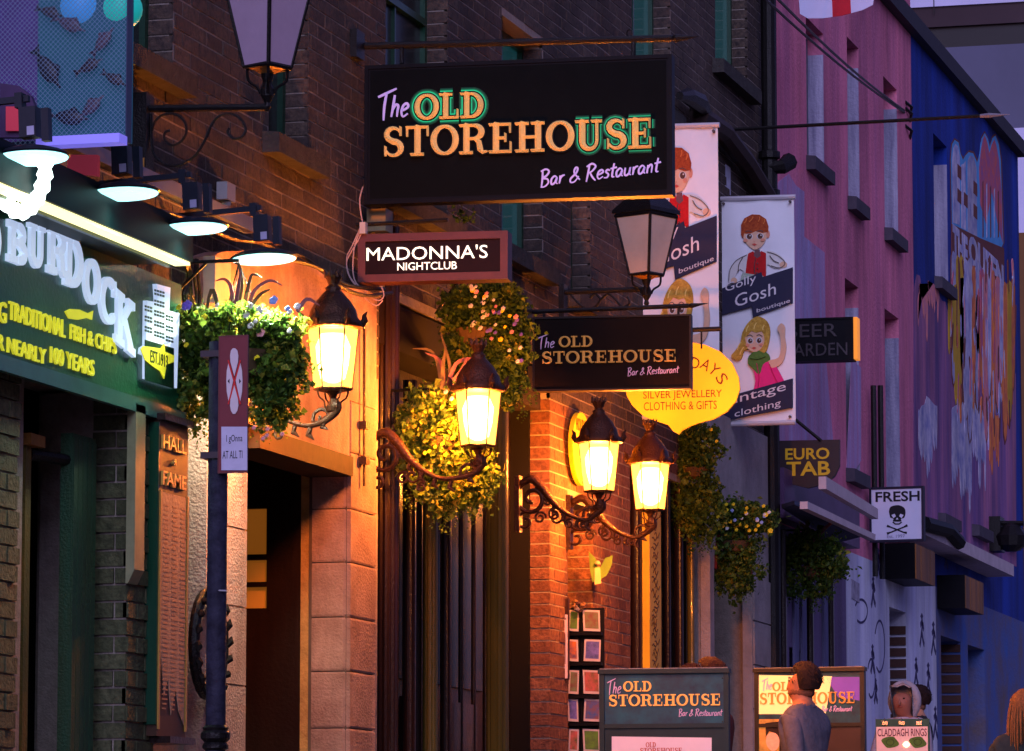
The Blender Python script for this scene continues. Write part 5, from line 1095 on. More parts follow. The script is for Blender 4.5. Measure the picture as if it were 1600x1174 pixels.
gb = thing('red_figure_sign', 'dim red lit panel and dark arched figure left of the nearest floodlight', 'display', PT(FD_,30,220))
F9 = FY(15.1)
for (P, m) in (([(12,168),(38,168),(38,206),(12,206)], mat('red_panel', (.5,.03,.06), .5, 0, 0, emit=(.8,.08,.16), es=.12)), ([(0,130),(28,134),(48,150),(58,175),(64,215),(0,215)], mat('arch_dark', (.06,.03,.10), .5))):
    MB().prism(F9, F9.pp(P), .012 if P[0][0] == 12 else -.03, .02 if P[0][0] == 12 else .0).obj('panel', m, gb)
tag(MB().prism(FY(15.6), FY(15.6).pp([(105,242),(152,242),(152,275),(105,270)]), -.03, 0).obj('red_lamp_panel', MATS['red_panel']), 'dim red panel behind the second floodlight', 'light')
# small grey sensor box on the brick wall
p = PT(FX(.0), 343, 302); sx_ = thing('sensor_box', 'small grey sensor box on the orange lit bricks left of the pub sign', 'box', p)
MB().box(.006,.06,p.y-.06,p.y+.06,p.z-.04,p.z+.045).obj('case', M['greyp'], sx_); MB().lathe((.035,p.y,p.z-.065), [(.02,0),(.024,.022)], 12).obj('sensor', M['greyp'], sx_)
# black cables along the plaster head
for i, L_ in enumerate(([(396,345),(430,388),(470,400),(510,428),(545,447),(600,452)], [(400,352),(440,398),(500,420),(530,447),(570,462),(612,458)], [(250,330),(300,345),(360,372),(410,380),(450,402)])):
    b = MB(); b.tube(smooth2([tuple(PT(F0,u,v,.13+.02*i)) for u, v in L_], 4), .011, 6)
    tag(b.obj('wall_cable', M['iron']), ['upper sagging black cable along the top of the plaster arch', 'lower sagging black cable along the top of the plaster arch', 'thin black cable on the bricks behind the floodlights'][i], 'cable', 'black cables on the wall')
# conduit and small boxes by the fascia end
p = PT(FX(.06), 318, 440); tag(MB().box(.101,.16,p.y-.12,p.y+.1,p.z-.12,p.z+.1).obj('meter_box', mat('pale_box', (.42,.36,.34), .5)), 'pale electric box on the plaster right of the green fascia', 'box')
b = MB(); rnd = random.Random(8)
for k in range(7):
    u = 290+k*3; b.tube(smooth2([tuple(PT(F0,u+rnd.uniform(-5,5),v,.12)) for v in range(405, 545, 28)], 3), .008, 5)
tag(b.obj('cable_bundle', M['iron'], kind='stuff'), 'bundle of brown cables hanging at the right end of the green fascia', 'cables')
# small lamp bracket hardware on the pier
pt = thing('pier_pipe', 'thin orange lit conduit with brackets down the front of the stone pier', 'pipe', PT(F0,568,760,.11))
MB().tube([PT(F0,569,505,.12), PT(F0,569,760,.12)], .007, 6).obj('conduit', lamp_iron, pt)
for v in (665, 720): p = PT(F0,569,v,.12); MB().box(.1,.14,p.y-.03,p.y+.03,p.z-.02,p.z+.02).obj('clip', lamp_iron, pt)
# lantern glass lets the flame inside shine through
for l_ in list(nt.links): nt.links.remove(l_)
out_ = [k for k in nn if k.type == 'OUTPUT_MATERIAL'][0]; em_ = nn.new('ShaderNodeEmission'); tr_ = nn.new('ShaderNodeBsdfTransparent'); ad_ = nn.new('ShaderNodeAddShader')
tr_.inputs[0].default_value = (.75,.72,.65,1)
nt.links.new(lw.outputs['Facing'], cr_.inputs[0]); nt.links.new(cr_.outputs[0], em_.inputs[0]); em_.inputs[1].default_value = 1.0
nt.links.new(em_.outputs[0], ad_.inputs[0]); nt.links.new(tr_.outputs[0], ad_.inputs[1]); nt.links.new(ad_.outputs[0], out_.inputs[0])
flame = mat('mantle_glow', (1,.8,.4), .5, 0, 0, emit=(1,.66,.26), es=14)
fn_ = flame.node_tree.nodes; fe = fn_.new('ShaderNodeEmission'); ft = fn_.new('ShaderNodeBsdfTransparent'); fa_ = fn_.new('ShaderNodeAddShader'); fe.inputs[0].default_value = (1,.55,.17,1); fe.inputs[1].default_value = 5
flame.node_tree.links.new(fe.outputs[0], fa_.inputs[0]); flame.node_tree.links.new(ft.outputs[0], fa_.inputs[1]); flame.node_tree.links.new(fa_.outputs[0], [k for k in fn_ if k.type == 'OUTPUT_MATERIAL'][0].inputs[0])
for o in [k for k in C.objects if k.name.startswith('wall_lantern')]:
    b = MB(); b.lathe((0,0,.03), [(.02,0),(.060,.02),(.078,.09),(.086,.17),(.06,.23)], 10); b.v = [q+Vector(o.location) for q in b.v]; b.obj('mantle', flame, o, smooth=True)
# ================================================================ PLANTS
leafm = [mat('leaf_deep', (.04,.09,.014), .55, 0, .4, 20), mat('leaf_mid', (.10,.19,.025), .5, 0, .4, 20), mat('leaf_light', (.21,.30,.04), .5, 0, .3, 20), mat('leaf_yellow', (.36,.36,.05), .5, 0, .3, 20)]
for m in leafm:
    n_ = m.node_tree.nodes; L_ = m.node_tree.links; p_ = n_['Principled BSDF']; tb = n_.new('ShaderNodeBsdfTranslucent'); ms_ = n_.new('ShaderNodeMixShader'); ms_.inputs[0].default_value = .52
    o_ = [k for k in n_ if k.type == 'OUTPUT_MATERIAL'][0]; sr = p_.inputs['Base Color'].links[0].from_socket; L_.new(sr, tb.inputs[0]); L_.new(p_.outputs[0], ms_.inputs[1]); L_.new(tb.outputs[0], ms_.inputs[2]); L_.new(ms_.outputs[0], o_.inputs[0])
def leaf(mb, p, s_, rnd, n=None):
    n = n or Vector((rnd.gauss(0,1), rnd.gauss(0,1), rnd.gauss(0,.8)+.4)).normalized()
    a = n.cross(Vector((rnd.gauss(0,1), rnd.gauss(0,1), rnd.gauss(0,1)))).normalized(); c = n.cross(a)
    mb.add([p-a*s_*.5, p-a*s_*.1+c*s_*.42+n*s_*.1, p+a*s_*.5-n*s_*.08, p-a*s_*.1-c*s_*.42+n*s_*.1], [(0,1,2),(0,2,3)])
def blob(mb, c, r3, n, s_, rnd, hue=0, shell=.45):
    for i in range(n):
        d = Vector((rnd.gauss(0,1), rnd.gauss(0,1), rnd.gauss(0,1))).normalized(); k = shell+(1-shell)*rnd.random()**.6
        lump = 1+.30*math.sin(d.x*7+c.x*9)*math.cos(d.z*6+c.y*5)
        k *= rnd.uniform(1.05,1.35) if rnd.random() < .09 else 1
        p = c+Vector((d.x*r3[0], d.y*r3[1], d.z*r3[2]))*k*lump
        q = rnd.random()+hue+.25*math.sin(p.x*23)*math.sin(p.z*19+p.y*11)
        mb.use(leafm[0 if q < .38 else 1 if q < .78 else 2 if q < 1.02 else 3]); leaf(mb, p, s_*rnd.choice((.5,.8,1,1.1,1.5))*rnd.uniform(.8,1.2), rnd)
def trail(mb, p, L_, n, s_, rnd, hue=0):
    x, y = rnd.uniform(-.03,.03), rnd.uniform(-.03,.03)
    for i in range(n):
        t = i/n; q = p+Vector((x*t*2+.012*math.sin(t*9+p.x*50), y*t, -L_*t))+Vector((rnd.gauss(0,.008),rnd.gauss(0,.008),0))
        r_ = rnd.random()+hue; mb.use(leafm[0 if r_ < .5 else 1 if r_ < .88 else 2]); leaf(mb, q, s_*rnd.uniform(.6,1.1)*(1-.35*t), rnd)
def flower(par, p, s_, m, rnd):
    b = MB(); off = Vector((-.1,-.95,.25)).normalized(); t = off.cross(Vector((0,0,1))).normalized(); u = t.cross(off)
    for k in range(5):
        a = R(72*k+20); d = (t*math.cos(a)+u*math.sin(a)); b.lathe((0,0,0), [(0.001,0)], 3) if False else None
        c = p+d*s_*.28; pts = [c+(t*math.cos(R(q))+u*math.sin(R(q)))*s_*.30+off*(.004+.001*k) for q in range(0,360,60)]; b.add([c+off*(.010+.001*k)]+pts, [(0,i+1,(i+1)%6+1) for i in range(6)])
    o = b.obj('flower', m, par); return o
fm = {'purple': mat('petal_purple', (.16,.10,.62), .6, 0, .2, 60), 'orange': mat('petal_orange', (.85,.24,.01), .6, 0, .2, 60), 'yellow': mat('petal_yellow', (.80,.62,.02), .6, 0, .2, 60), 'white': mat('petal_white', (.70,.68,.66), .6, 0, .2, 60), 'pink': mat('petal_pink', (.70,.30,.36), .6, 0, .2, 60), 'blue': mat('petal_blue', (.30,.42,.80), .6, 0, .2, 60)}
def basket(label, y, c, rx, rz, n, s_, blobs, trails, flowers, blades=(), hue=0, wall_x=None, cat='plant', seed=1, basket_at=None):
    rnd = random.Random(seed); F = FY(y); p0 = PT(F, *c); k = PX(y)
    r_ = thing('hanging_basket', label, 'hanging basket', p0, 'hanging flower baskets along the wall')
    b = MB()
    for (u, v, ru, rv, cnt) in blobs: blob(b, PT(F,u,v), (ru*k, max(.10, ru*k*.6), rv*k), int(cnt*1.6), s_, rnd, hue)
    for (u, v, L_, cnt) in trails:
        for i in range(cnt): trail(b, PT(F,u+rnd.uniform(-9,9),v+rnd.uniform(-8,8), rnd.uniform(-.08,.08)), L_*k*rnd.uniform(.6,1.1), int(L_*k/.012), s_*.8, rnd, hue-.1)
    b.obj('foliage', None, r_, kind='stuff')
    bu, bv, br = basket_at or (c[0], c[1], rx*.55); q = PT(F, bu, bv)
    MB().lathe((q.x,q.y,q.z-br*k*.7), [(br*k*.3,0),(br*k*.75,br*k*.2),(br*k,br*k*.8),(br*k*1.02,br*k*.85)], 14).obj('basket', mat('basket_liner', (.10,.06,.03), .9, 0, .4, 30), r_)
    b = MB(); top_ = q+Vector((0,0,br*k*2.6)); b.tube([(.02,q.y,top_.z-.0), (q.x,q.y,top_.z)], .009, 6); b.tube([(.02,q.y,top_.z-.2), (q.x*.6,q.y,top_.z-.005)], .007, 6)
    b.obj('bracket', M['iron'], r_)
    for a in range(3):
        e = Vector((math.cos(R(120*a+30)), math.sin(R(120*a+30)), 0))*br*k; b = MB(); b.tube([q+e, top_-Vector((0,0,.01))], .003, 4); b.obj('chain', M['iron'], r_)
    for (u, v, s__, cl) in flowers: flower(r_, PT(F,u,v,.15 if ru > 60 else .12), s__*k*1.05, fm[cl], rnd)
    bm = mat('spiky_blade', (.10,.07,.035), .5, 0, .4, 20); bp_ = mat('spiky_blade_purple', (.20,.07,.09), .5, 0, .4, 20)
    for i, L_ in enumerate(blades):
        P = smooth2(L_, 4); b = MB(); m_ = len(P); b.ribbon(F, F.pp(P), [max(.003, k*7*(1-(j/m_)**2)) for j in range(m_)], .0+.01*i, .002+.01*i); b.obj('blade', [bm, bp_][i % 2], r_)
    return r_
rf = random.Random(4)
fl1 = [(293,478,16,'purple'),(271,552,16,'orange'),(280,481,9,'yellow'),(320,496,10,'yellow'),(362,499,10,'yellow'),(267,507,7,'yellow'),(428,470,14,'blue'),(408,521,13,'pink'),(463,500,9,'yellow'),(402,560,9,'yellow'),(292,540,8,'yellow'),(340,478,7,'white'),(370,485,8,'yellow'),(450,483,9,'blue')]
fl1 += [(rf.uniform(385,470), rf.uniform(478,530), rf.uniform(7,12), rf.choice(['yellow','white','white','yellow'])) for _ in range(9)]
fl1 += [(rf.uniform(395,450), rf.uniform(668,690), 7, 'pink') for _ in range(5)]
y1p = Wy(268, 600)
basket('nearest and largest leafy basket behind the red plate, with pansies and spiky blades', 17.45, (370,560), 100, 100, 0, .030,
 [(372,520,92,46,1700),(318,540,52,62,900),(425,545,58,66,1100),(372,585,90,52,1000),(310,615,42,52,520),(425,628,38,44,520),(445,580,40,50,400)],
 [(290,640,60,8),(330,640,60,8),(400,650,45,6),(430,650,40,7),(455,600,60,7),(278,560,80,6)], fl1,
 [[(372,480),(378,445),(374,415),(366,412)],[(365,482),(362,450),(352,437),(338,440)],[(384,480),(390,450),(397,430),(412,436)],[(392,478),(402,455),(425,440),(445,448)],[(345,480),(335,455),(322,520),(320,545)],[(470,490),(485,470),(505,480)],[(400,480),(415,462),(430,455)],[(376,480),(381,450),(384,425)]], hue=.12, seed=2, basket_at=(372,560,60))
fl2 = [(rf.uniform(735,815), 0, rf.uniform(5,8), rf.choice(['white','white','pink','purple','yellow'])) for _ in range(46)]
fl2 = [(u, 447+((u-735)/80)**2*60+rf.uniform(0,75)*(1 if i > 12 else .25), s__, c_) for i, (u, _, s__, c_) in enumerate(fl2)]
y2p = 22.9
basket('high basket of small white blossom between nightclub sign and smaller pub sign', 21.85, (765,500), 60, 60, 0, .030,
 [(755,492,62,48,1300),(785,525,48,66,1200),(798,560,32,66,700),(725,478,40,34,600),(735,545,50,50,900),(790,610,30,30,300),(770,470,44,28,600)],
 [(815,560,80,8),(790,570,60,8),(826,600,60,5)], fl2, [], hue=-.02, seed=3, basket_at=(745,520,34))
basket('yellow green leafy basket glowing just behind the second lit lantern', 20.98, (685,680), 60, 60, 0, .032,
 [(690,655,62,52,1300),(662,665,42,60,900),(700,705,62,60,1200),(645,700,30,60,500),(738,735,44,56,900),(700,765,54,40,700)],
 [(645,735,70,10),(690,775,60,10),(725,775,50,10),(755,740,60,8),(670,600,30,5)], [(697,613,7,'pink'),(706,624,7,'white'),(708,603,5,'pink')]+[(rf.uniform(650,735), rf.uniform(630,720), 6, 'yellow') for _ in range(12)],
 [[(690,610),(685,570),(672,548),(645,545)],[(695,608),(692,575),(684,560),(665,552)],[(700,606),(705,575),(690,520)],[(702,608),(715,570),(740,562),(752,570)],[(694,610),(696,570),(700,545)],[(700,610),(722,585),(735,560)]], hue=.22, seed=4, basket_at=(690,690,32))
basket('dark drooping basket right of the farthest lit lantern', 28.0, (1090,740), 40, 90, 0, .032,
 [(1088,695,42,42,900),(1080,750,44,70,1100),(1098,795,34,60,700),(1055,715,34,50,600),(1070,800,30,40,400)],
 [(1080,790,60,10),(1105,800,70,8),(1112,670,60,5)], [(1120,690,5,'yellow'),(1112,672,5,'yellow')], [], hue=0, seed=5, basket_at=(1088,735,22))
basket('basket edged with yellow flowers before the grey stone archway', 28.9, (1150,830), 50, 60, 0, .030,
 [(1150,808,56,28,1000),(1188,812,30,24,400),(1140,850,50,50,1000),(1150,895,44,42,800)],
 [(1120,880,60,12),(1160,890,50,12),(1180,850,50,6)], [(rf.uniform(1105,1205), rf.uniform(788,830), 5.5, rf.choice(['yellow','yellow','yellow','white','blue'])) for _ in range(30)]+[(1204,830,8,'yellow'),(1197,805,7,'yellow')], [], hue=.06, seed=6, basket_at=(1148,850,24))
basket('farthest round dark basket hanging below the yellow lettered shield sign', 31.6, (1265,880), 50, 50, 0, .034,
 [(1265,885,56,52,1200),(1250,858,44,32,500),(1290,870,36,44,500)],
 [(1240,910,35,8),(1270,920,40,8),(1295,900,40,6)], [], [[(1262,850),(1258,825),(1240,810)],[(1268,850),(1290,825),(1310,812)],[(1264,850),(1262,820),(1265,790)]], hue=.0, seed=7, basket_at=(1265,890,24))
# small tuft behind the nightclub sign, and red plant pot
rnd = random.Random(9); b = MB(); q = PT(FY(21.5),727,348)
for i in range(50): b.use(leafm[i % 2]); leaf(b, q+Vector((rnd.gauss(0,.03), rnd.gauss(0,.03), abs(rnd.gauss(0,.04)))), .03, rnd)
tag(b.obj('weed_tuft', kind='stuff'), 'tiny green weed tuft sprouting above the nightclub sign', 'plant')
q = PT(FY(22.2),672,500); tag(MB().lathe((q.x,q.y,q.z-.06), [(.05,0),(.075,.11),(.08,.12),(.07,.125)], 14).obj('terracotta_pot', mat('terracotta', (.30,.09,.05), .7, 0, .3, 20)), 'dull red pot below the nightclub sign left of the high basket', 'pot')
# ================================================================ MENU BOARDS
frm = mat('board_frame_green', (.008,.022,.026), .45, 0, .3, 20)
def menu_board(y, U0, U1, V0, label, face, frame, dark_panel, lit):
    F = FY(y, -3 if lit else 3, 1.0); a0, t1 = F.px(U0, V0); a1 = F.px(U1, V0)[0]; zg = G(y)
    p = F.w((a0+a1)/2, 0); r_ = thing('menu_board', label, 'menu board', (p.x, p.y, zg), 'standing pub menu boards')
    w_ = .028; zm = F.px(U0, V0+90)[1]
    for (c0, c1, e0, e1, nm) in ((a0, a0+w_, zg, t1-.03, 'post'), (a1-w_, a1, zg, t1-.03, 'post'), (a0+w_, a1-w_, zm-.012, zm+.012, 'rail'), (a0+w_, a1-w_, zg+.25, zg+.3, 'rail')): MB().fbox(F, c0, c1, e0, e1, -.05, .0).obj(nm, frame, r_)
    MB().fbox(F, a0-.006, a1+.006, t1-.03, t1-.005, -.06, .012).obj('cap', frame, r_)
    MB().fbox(F, a0+.004, a1-.004, t1-.005, t1, -.055, .008).obj('cap_edge', mat('worn_edge', (.22,.21,.22), .4, .3, .5, 60), r_)
    MB().fbox(F, a0+w_, a1-w_, zm+.012, t1-.03, -.04, -.012).obj('header_panel', face, r_)
    MB().fbox(F, a0+w_, a1-w_, zg+.3, zm-.012, -.04, -.012).obj('lower_panel', dark_panel, r_)
    MB().fbox(F, a0-.02, a0+.1, zg, zg+.05, -.25, .2).obj('foot', frame, r_); MB().fbox(F, a1-.1, a1+.02, zg, zg+.05, -.25, .2).obj('foot', frame, r_)
    return r_, F, (a0, a1, t1, zm)
hf = mat('header_teal', (.012,.085,.125), .4, 0, .25, 8, col2=(.012,.025,.05))
r1, F1, q1 = menu_board(22.0, 936, 1138, 1045, 'blue green pub menu board with gold lettering and a white paper menu, nearer one', hf, frm, frm, False)
Fh_ = Fr(F1.w(0,0,-.0125), F1.A)
gl2 = mat('flat_gilt', (.78,.42,.10), .5, 0, .15, 60, emit=(1,.5,.12), es=.18)
storehouse(Fh_, r1, (948,970,1066,1084), (974,1019,1065,1081), (951,1127,1086,1104), (1060,1128,1109,1119), False, ridge=.004, gm=gl2, lavm=MATS['dull_lavender'])
for (u, v) in ((945,1056),(1129,1060),(945,1126),(1129,1128)): p = PT(Fh_,u,v); b = MB(); b.lathe((0,0,0), [(.004,0),(.004,.003)], 8); m_ = Matrix.Translation(p) @ Matrix.Rotation(R(90), 4, 'X'); b.v = [m_ @ k for k in b.v]; b.obj('screw', M['iron'], r1)
pm = MB().prism(Fh_, Fh_.pp([(956,1151),(1112,1153),(1112,1290),(956,1290)]), .0005, .003).obj('paper_menu', mat('menu_paper', (.66,.56,.66), .7, 0, .06, 10, emit=(.6,.45,.6), es=.06), r1)
Fm_ = Fr(Fh_.w(0,0,.0032), Fh_.A); red_ = mat('menu_red', (.42,.10,.06), .7, 0, 0)
b = MB(); a = Fm_.px(1009,1160); c = Fm_.px(1025,1168); slab(b, Fm_, 'OLD', a[0], c[0], c[1], a[1], .0002, .0008); b.obj('print', red_, pm)
b = MB(); a = Fm_.px(1000,1169); c = Fm_.px(1066,1177); slab(b, Fm_, 'STOREHOUSE', a[0], c[0], c[1], a[1], .0002, .0008); b.obj('print', red_, pm)
r2, F2, q2 = menu_board(26.0, 1178, 1350, 1044, 'lit orange and violet pub menu board behind the walking man, farther one', hf, mat('board_frame_brown', (.02,.018,.016), .4, 0, .3, 20, coat=.3), mat('poster_dark', (.05,.03,.03), .4, 0, .4, 4), True)
Fg_ = Fr(F2.w(0,0,-.0125), F2.A)
MB().prism(Fg_, Fg_.pp([(1186,1055),(1300,1057),(1290,1116),(1186,1116)]), .0004, .002).obj('lit_header', mat('lit_amber', (.8,.5,.25), .5, 0, .15, 12, emit=(1,.55,.18), es=.75), r2)
MB().prism(Fg_, Fg_.pp([(1290,1058),(1343,1058),(1343,1095),(1310,1090)]), .0004, .002).obj('violet_header', mat('violet_panel', (.14,.05,.35), .5, 0, .2, 5, emit=(.25,.1,.6), es=.2), r2)
Fg2 = Fr(Fg_.w(0,0,.0022), Fg_.A); dg = mat('dark_gilt', (.40,.15,.02), .6, 0, .15, 60)
storehouse(Fg2, r2, (1190,1206,1064,1078), (1207,1244,1066,1080), (1187,1337,1083,1101), (1284,1331,1104,1112), False, ridge=.003, gm=mat('board_gilt', (.55,.26,.05), .5, 0, .15, 60, emit=(.8,.35,.05), es=.12), lavm=MATS['dull_lavender'])
b = MB(); b.prism(Fg_, Fg_.pp([(1184,1124),(1235,1124),(1235,1290),(1184,1290)]), .0004, .002); b.obj('amber_reflection', mat('amber_reflection', (.5,.2,.05), .6, 0, .6, 9, col2=(.10,.02,.01), emit=(.9,.35,.06), es=.3), r2)  # reflection of a face poster in the board, painted on as glowing shapes
b = MB(); b.prism(Fg_, smooth2(Fg_.pp([(1198,1150),(1204,1145),(1213,1147),(1218,1156),(1216,1168),(1208,1174),(1200,1168),(1197,1160)])), .0022, .0034); b.obj('reflected_face', mat('reflected_skin', (.7,.32,.22), .6, 0, .25, 30, emit=(.9,.35,.2), es=.25), r2)
b = MB(); b.prism(Fg_, Fg_.pp([(1196,1130),(1230,1126),(1238,1174),(1238,1250),(1216,1250),(1218,1160),(1212,1146),(1202,1143),(1197,1152)]), .0022, .003); b.obj('reflected_dark', mat('reflected_black', (.02,.008,.008), .6), r2)  # dark part of the painted reflection
# ================================================================ POSTCARD RACK with its cards
yr_ = 25.0; FR = FY(yr_, 0); pr = PT(FR,900,1100); rk = thing('postcard_rack', 'tall black wire postcard rack standing before the red brick pillar', 'rack', (pr.x, yr_, G(yr_)))
a0, t1 = FR.px(893,958); a1 = FR.px(906,958)[0]
MB().fbox(FR, a0, a1, G(yr_), t1+.06, -.02, .0).obj('upright', M['black'], rk)
MB().fbox(FR, *(FR.px(886,0)[0], FR.px(940,0)[0]), G(yr_)+.02, t1+.03, -.03, -.022).obj('back_panel', M['black'], rk)
rows = [(953,987),(999,1034),(1047,1085),(1092,1128),(1139,1176)]
for v0, v1 in rows:
    b = MB(); p0, p1 = PT(FR,887,v1+1,.02), PT(FR,940,v1+1,.02); b.box(p0.x,p1.x,p0.y-.012,p0.y+.03,p0.z-.022,p0.z-.004); b.obj('shelf', M['black'], rk)
MB().lathe((pr.x,yr_,G(yr_)-.01), [(.2,0),(.2,.03),(.03,.06)], 16).obj('base', M['black'], rk)
desc = ['green', 'orange', 'dull green', 'violet blue', 'red', 'dark blue']
ords = ['top', 'second', 'third', 'fourth', 'fifth', 'lowest']
cols = [(.10,.24,.03),(.60,.16,.02),(.14,.20,.10),(.16,.14,.50),(.45,.10,.10),(.03,.10,.34)]
for i, (v0, v1) in enumerate(rows):
    for j, (u0, u1) in enumerate(((888,904),(912,938))):
        tl_ = (-1.5 if (i+j) % 2 else 1.5); F = Fr(FR.w(0,0,.006), FR.A)
        P = [(u0+tl_, v0), (u1+tl_*.6, v0+1), (u1, v1), (u0, v1-1)]
        c_ = MB().prism(F, F.pp(P), 0, .003).obj('postcard', mat('card_white', (.50,.44,.48), .5, 0, .05, 30, emit=(.6,.4,.4), es=.0))
        tag(c_, '%s postcard in %s column of the rack, %s from the top' % (desc[(i+j*2) % 6], 'the left' if j == 0 else 'the right', 'first' if i == 0 else ords[i]), 'postcard', 'postcards in the rack')
        k = (i+j*2) % 6; Fq = Fr(F.w(0,0,.0032), F.A)
        MB().prism(Fq, Fq.pp([(P[0][0]+2.5,P[0][1]+3),(P[1][0]-2.5,P[1][1]+3),(P[2][0]-2.5,P[2][1]-4),(P[3][0]+2.5,P[3][1]-4)]), 0, .0006).obj('picture', mat('card_print_%d' % k, cols[k], .4, 0, .7, 22, col2=tuple(.3*q+.02 for q in cols[(k+2) % 6]), emit=cols[k], es=.03), c_)
# bobble of keyrings on top, white notice strip on the pillar, little fairy doll
p = PT(FR,905,946,.06); kb = thing('keyring_cluster', 'round cluster of shiny keyrings hung on top of the postcard rack', 'keyrings', p); rnd = random.Random(2)
for k in range(14):
    d = Vector((rnd.gauss(0,1), rnd.gauss(0,1), rnd.gauss(0,1))).normalized()*.035; MB().lathe(p+d, [(.006,-.012),(.018,-.004),(.018,.004),(.006,.012)], 8).obj('charm', mat('charm_%d' % (k % 3), [(.4,.2,.08),(.12,.06,.05),(.5,.4,.35)][k % 3], .25, .6, 0), kb)
FNt = Fr(FY(24.80).w(0,0,.02), (1,.0,0)); p = PT(FY(24.8),879,1010)
nt_ = thing('notice_strip', 'narrow white price notice in a dark frame on the brick pillar left of the postcards', 'notice', p)
MB().prism(FNt, FNt.pp([(864,935),(888,935),(888,1062),(870,1068),(864,1066)]), -.03, 0).obj('frame', mat('notice_frame', (.03,.008,.006), .5), nt_)
MB().prism(FNt, FNt.pp([(870.5,958),(887,961),(887,1060),(870.5,1061)]), .001, .004).obj('sheet', mat('notice_paper', (.55,.44,.50), .6, 0, .1, 20, emit=(.6,.4,.45), es=.08), nt_)
b = MB(); b.prism(FNt, FNt.pp([(875,990),(884,991),(884,1038),(875,1038)]), .0042, .005); b.prism(FNt, FNt.pp([(874,964),(885,966),(885,969),(874,968)]), .0042, .005); b.obj('print', mat('notice_print', (.16,.12,.20), .6), nt_)
p = PT(FY(25.4),932,890); fy_ = thing('fairy_ornament', 'small green winged fairy ornament hanging on the brick wall above the postcards', 'ornament', p); Ff = FY(25.35)
for P, nm, m, d in (([(920,862),(930,872),(938,888),(936,905),(926,910),(922,890)], 'wing', mat('wing_green', (.12,.22,.05), .5, 0, .2, 20), 0), ([(938,888),(946,872),(958,868),(956,884),(948,900),(938,906)], 'wing', MATS['wing_green'], .004), ([(930,888),(938,886),(940,912),(930,914)], 'dress', mat('doll_cream', (.6,.5,.3), .6, 0, .2, 20), .008)):
    MB().prism(Ff, Ff.pp(P), d, d+.004).obj(nm, m, fy_)
MB().lathe(PT(Ff,934,880,.01)-Vector((0,0,.02)), [(.004,0),(.018,.012),(.018,.024),(.004,.036)], 10).obj('head', mat('doll_skin', (.6,.4,.28), .6), fy_)
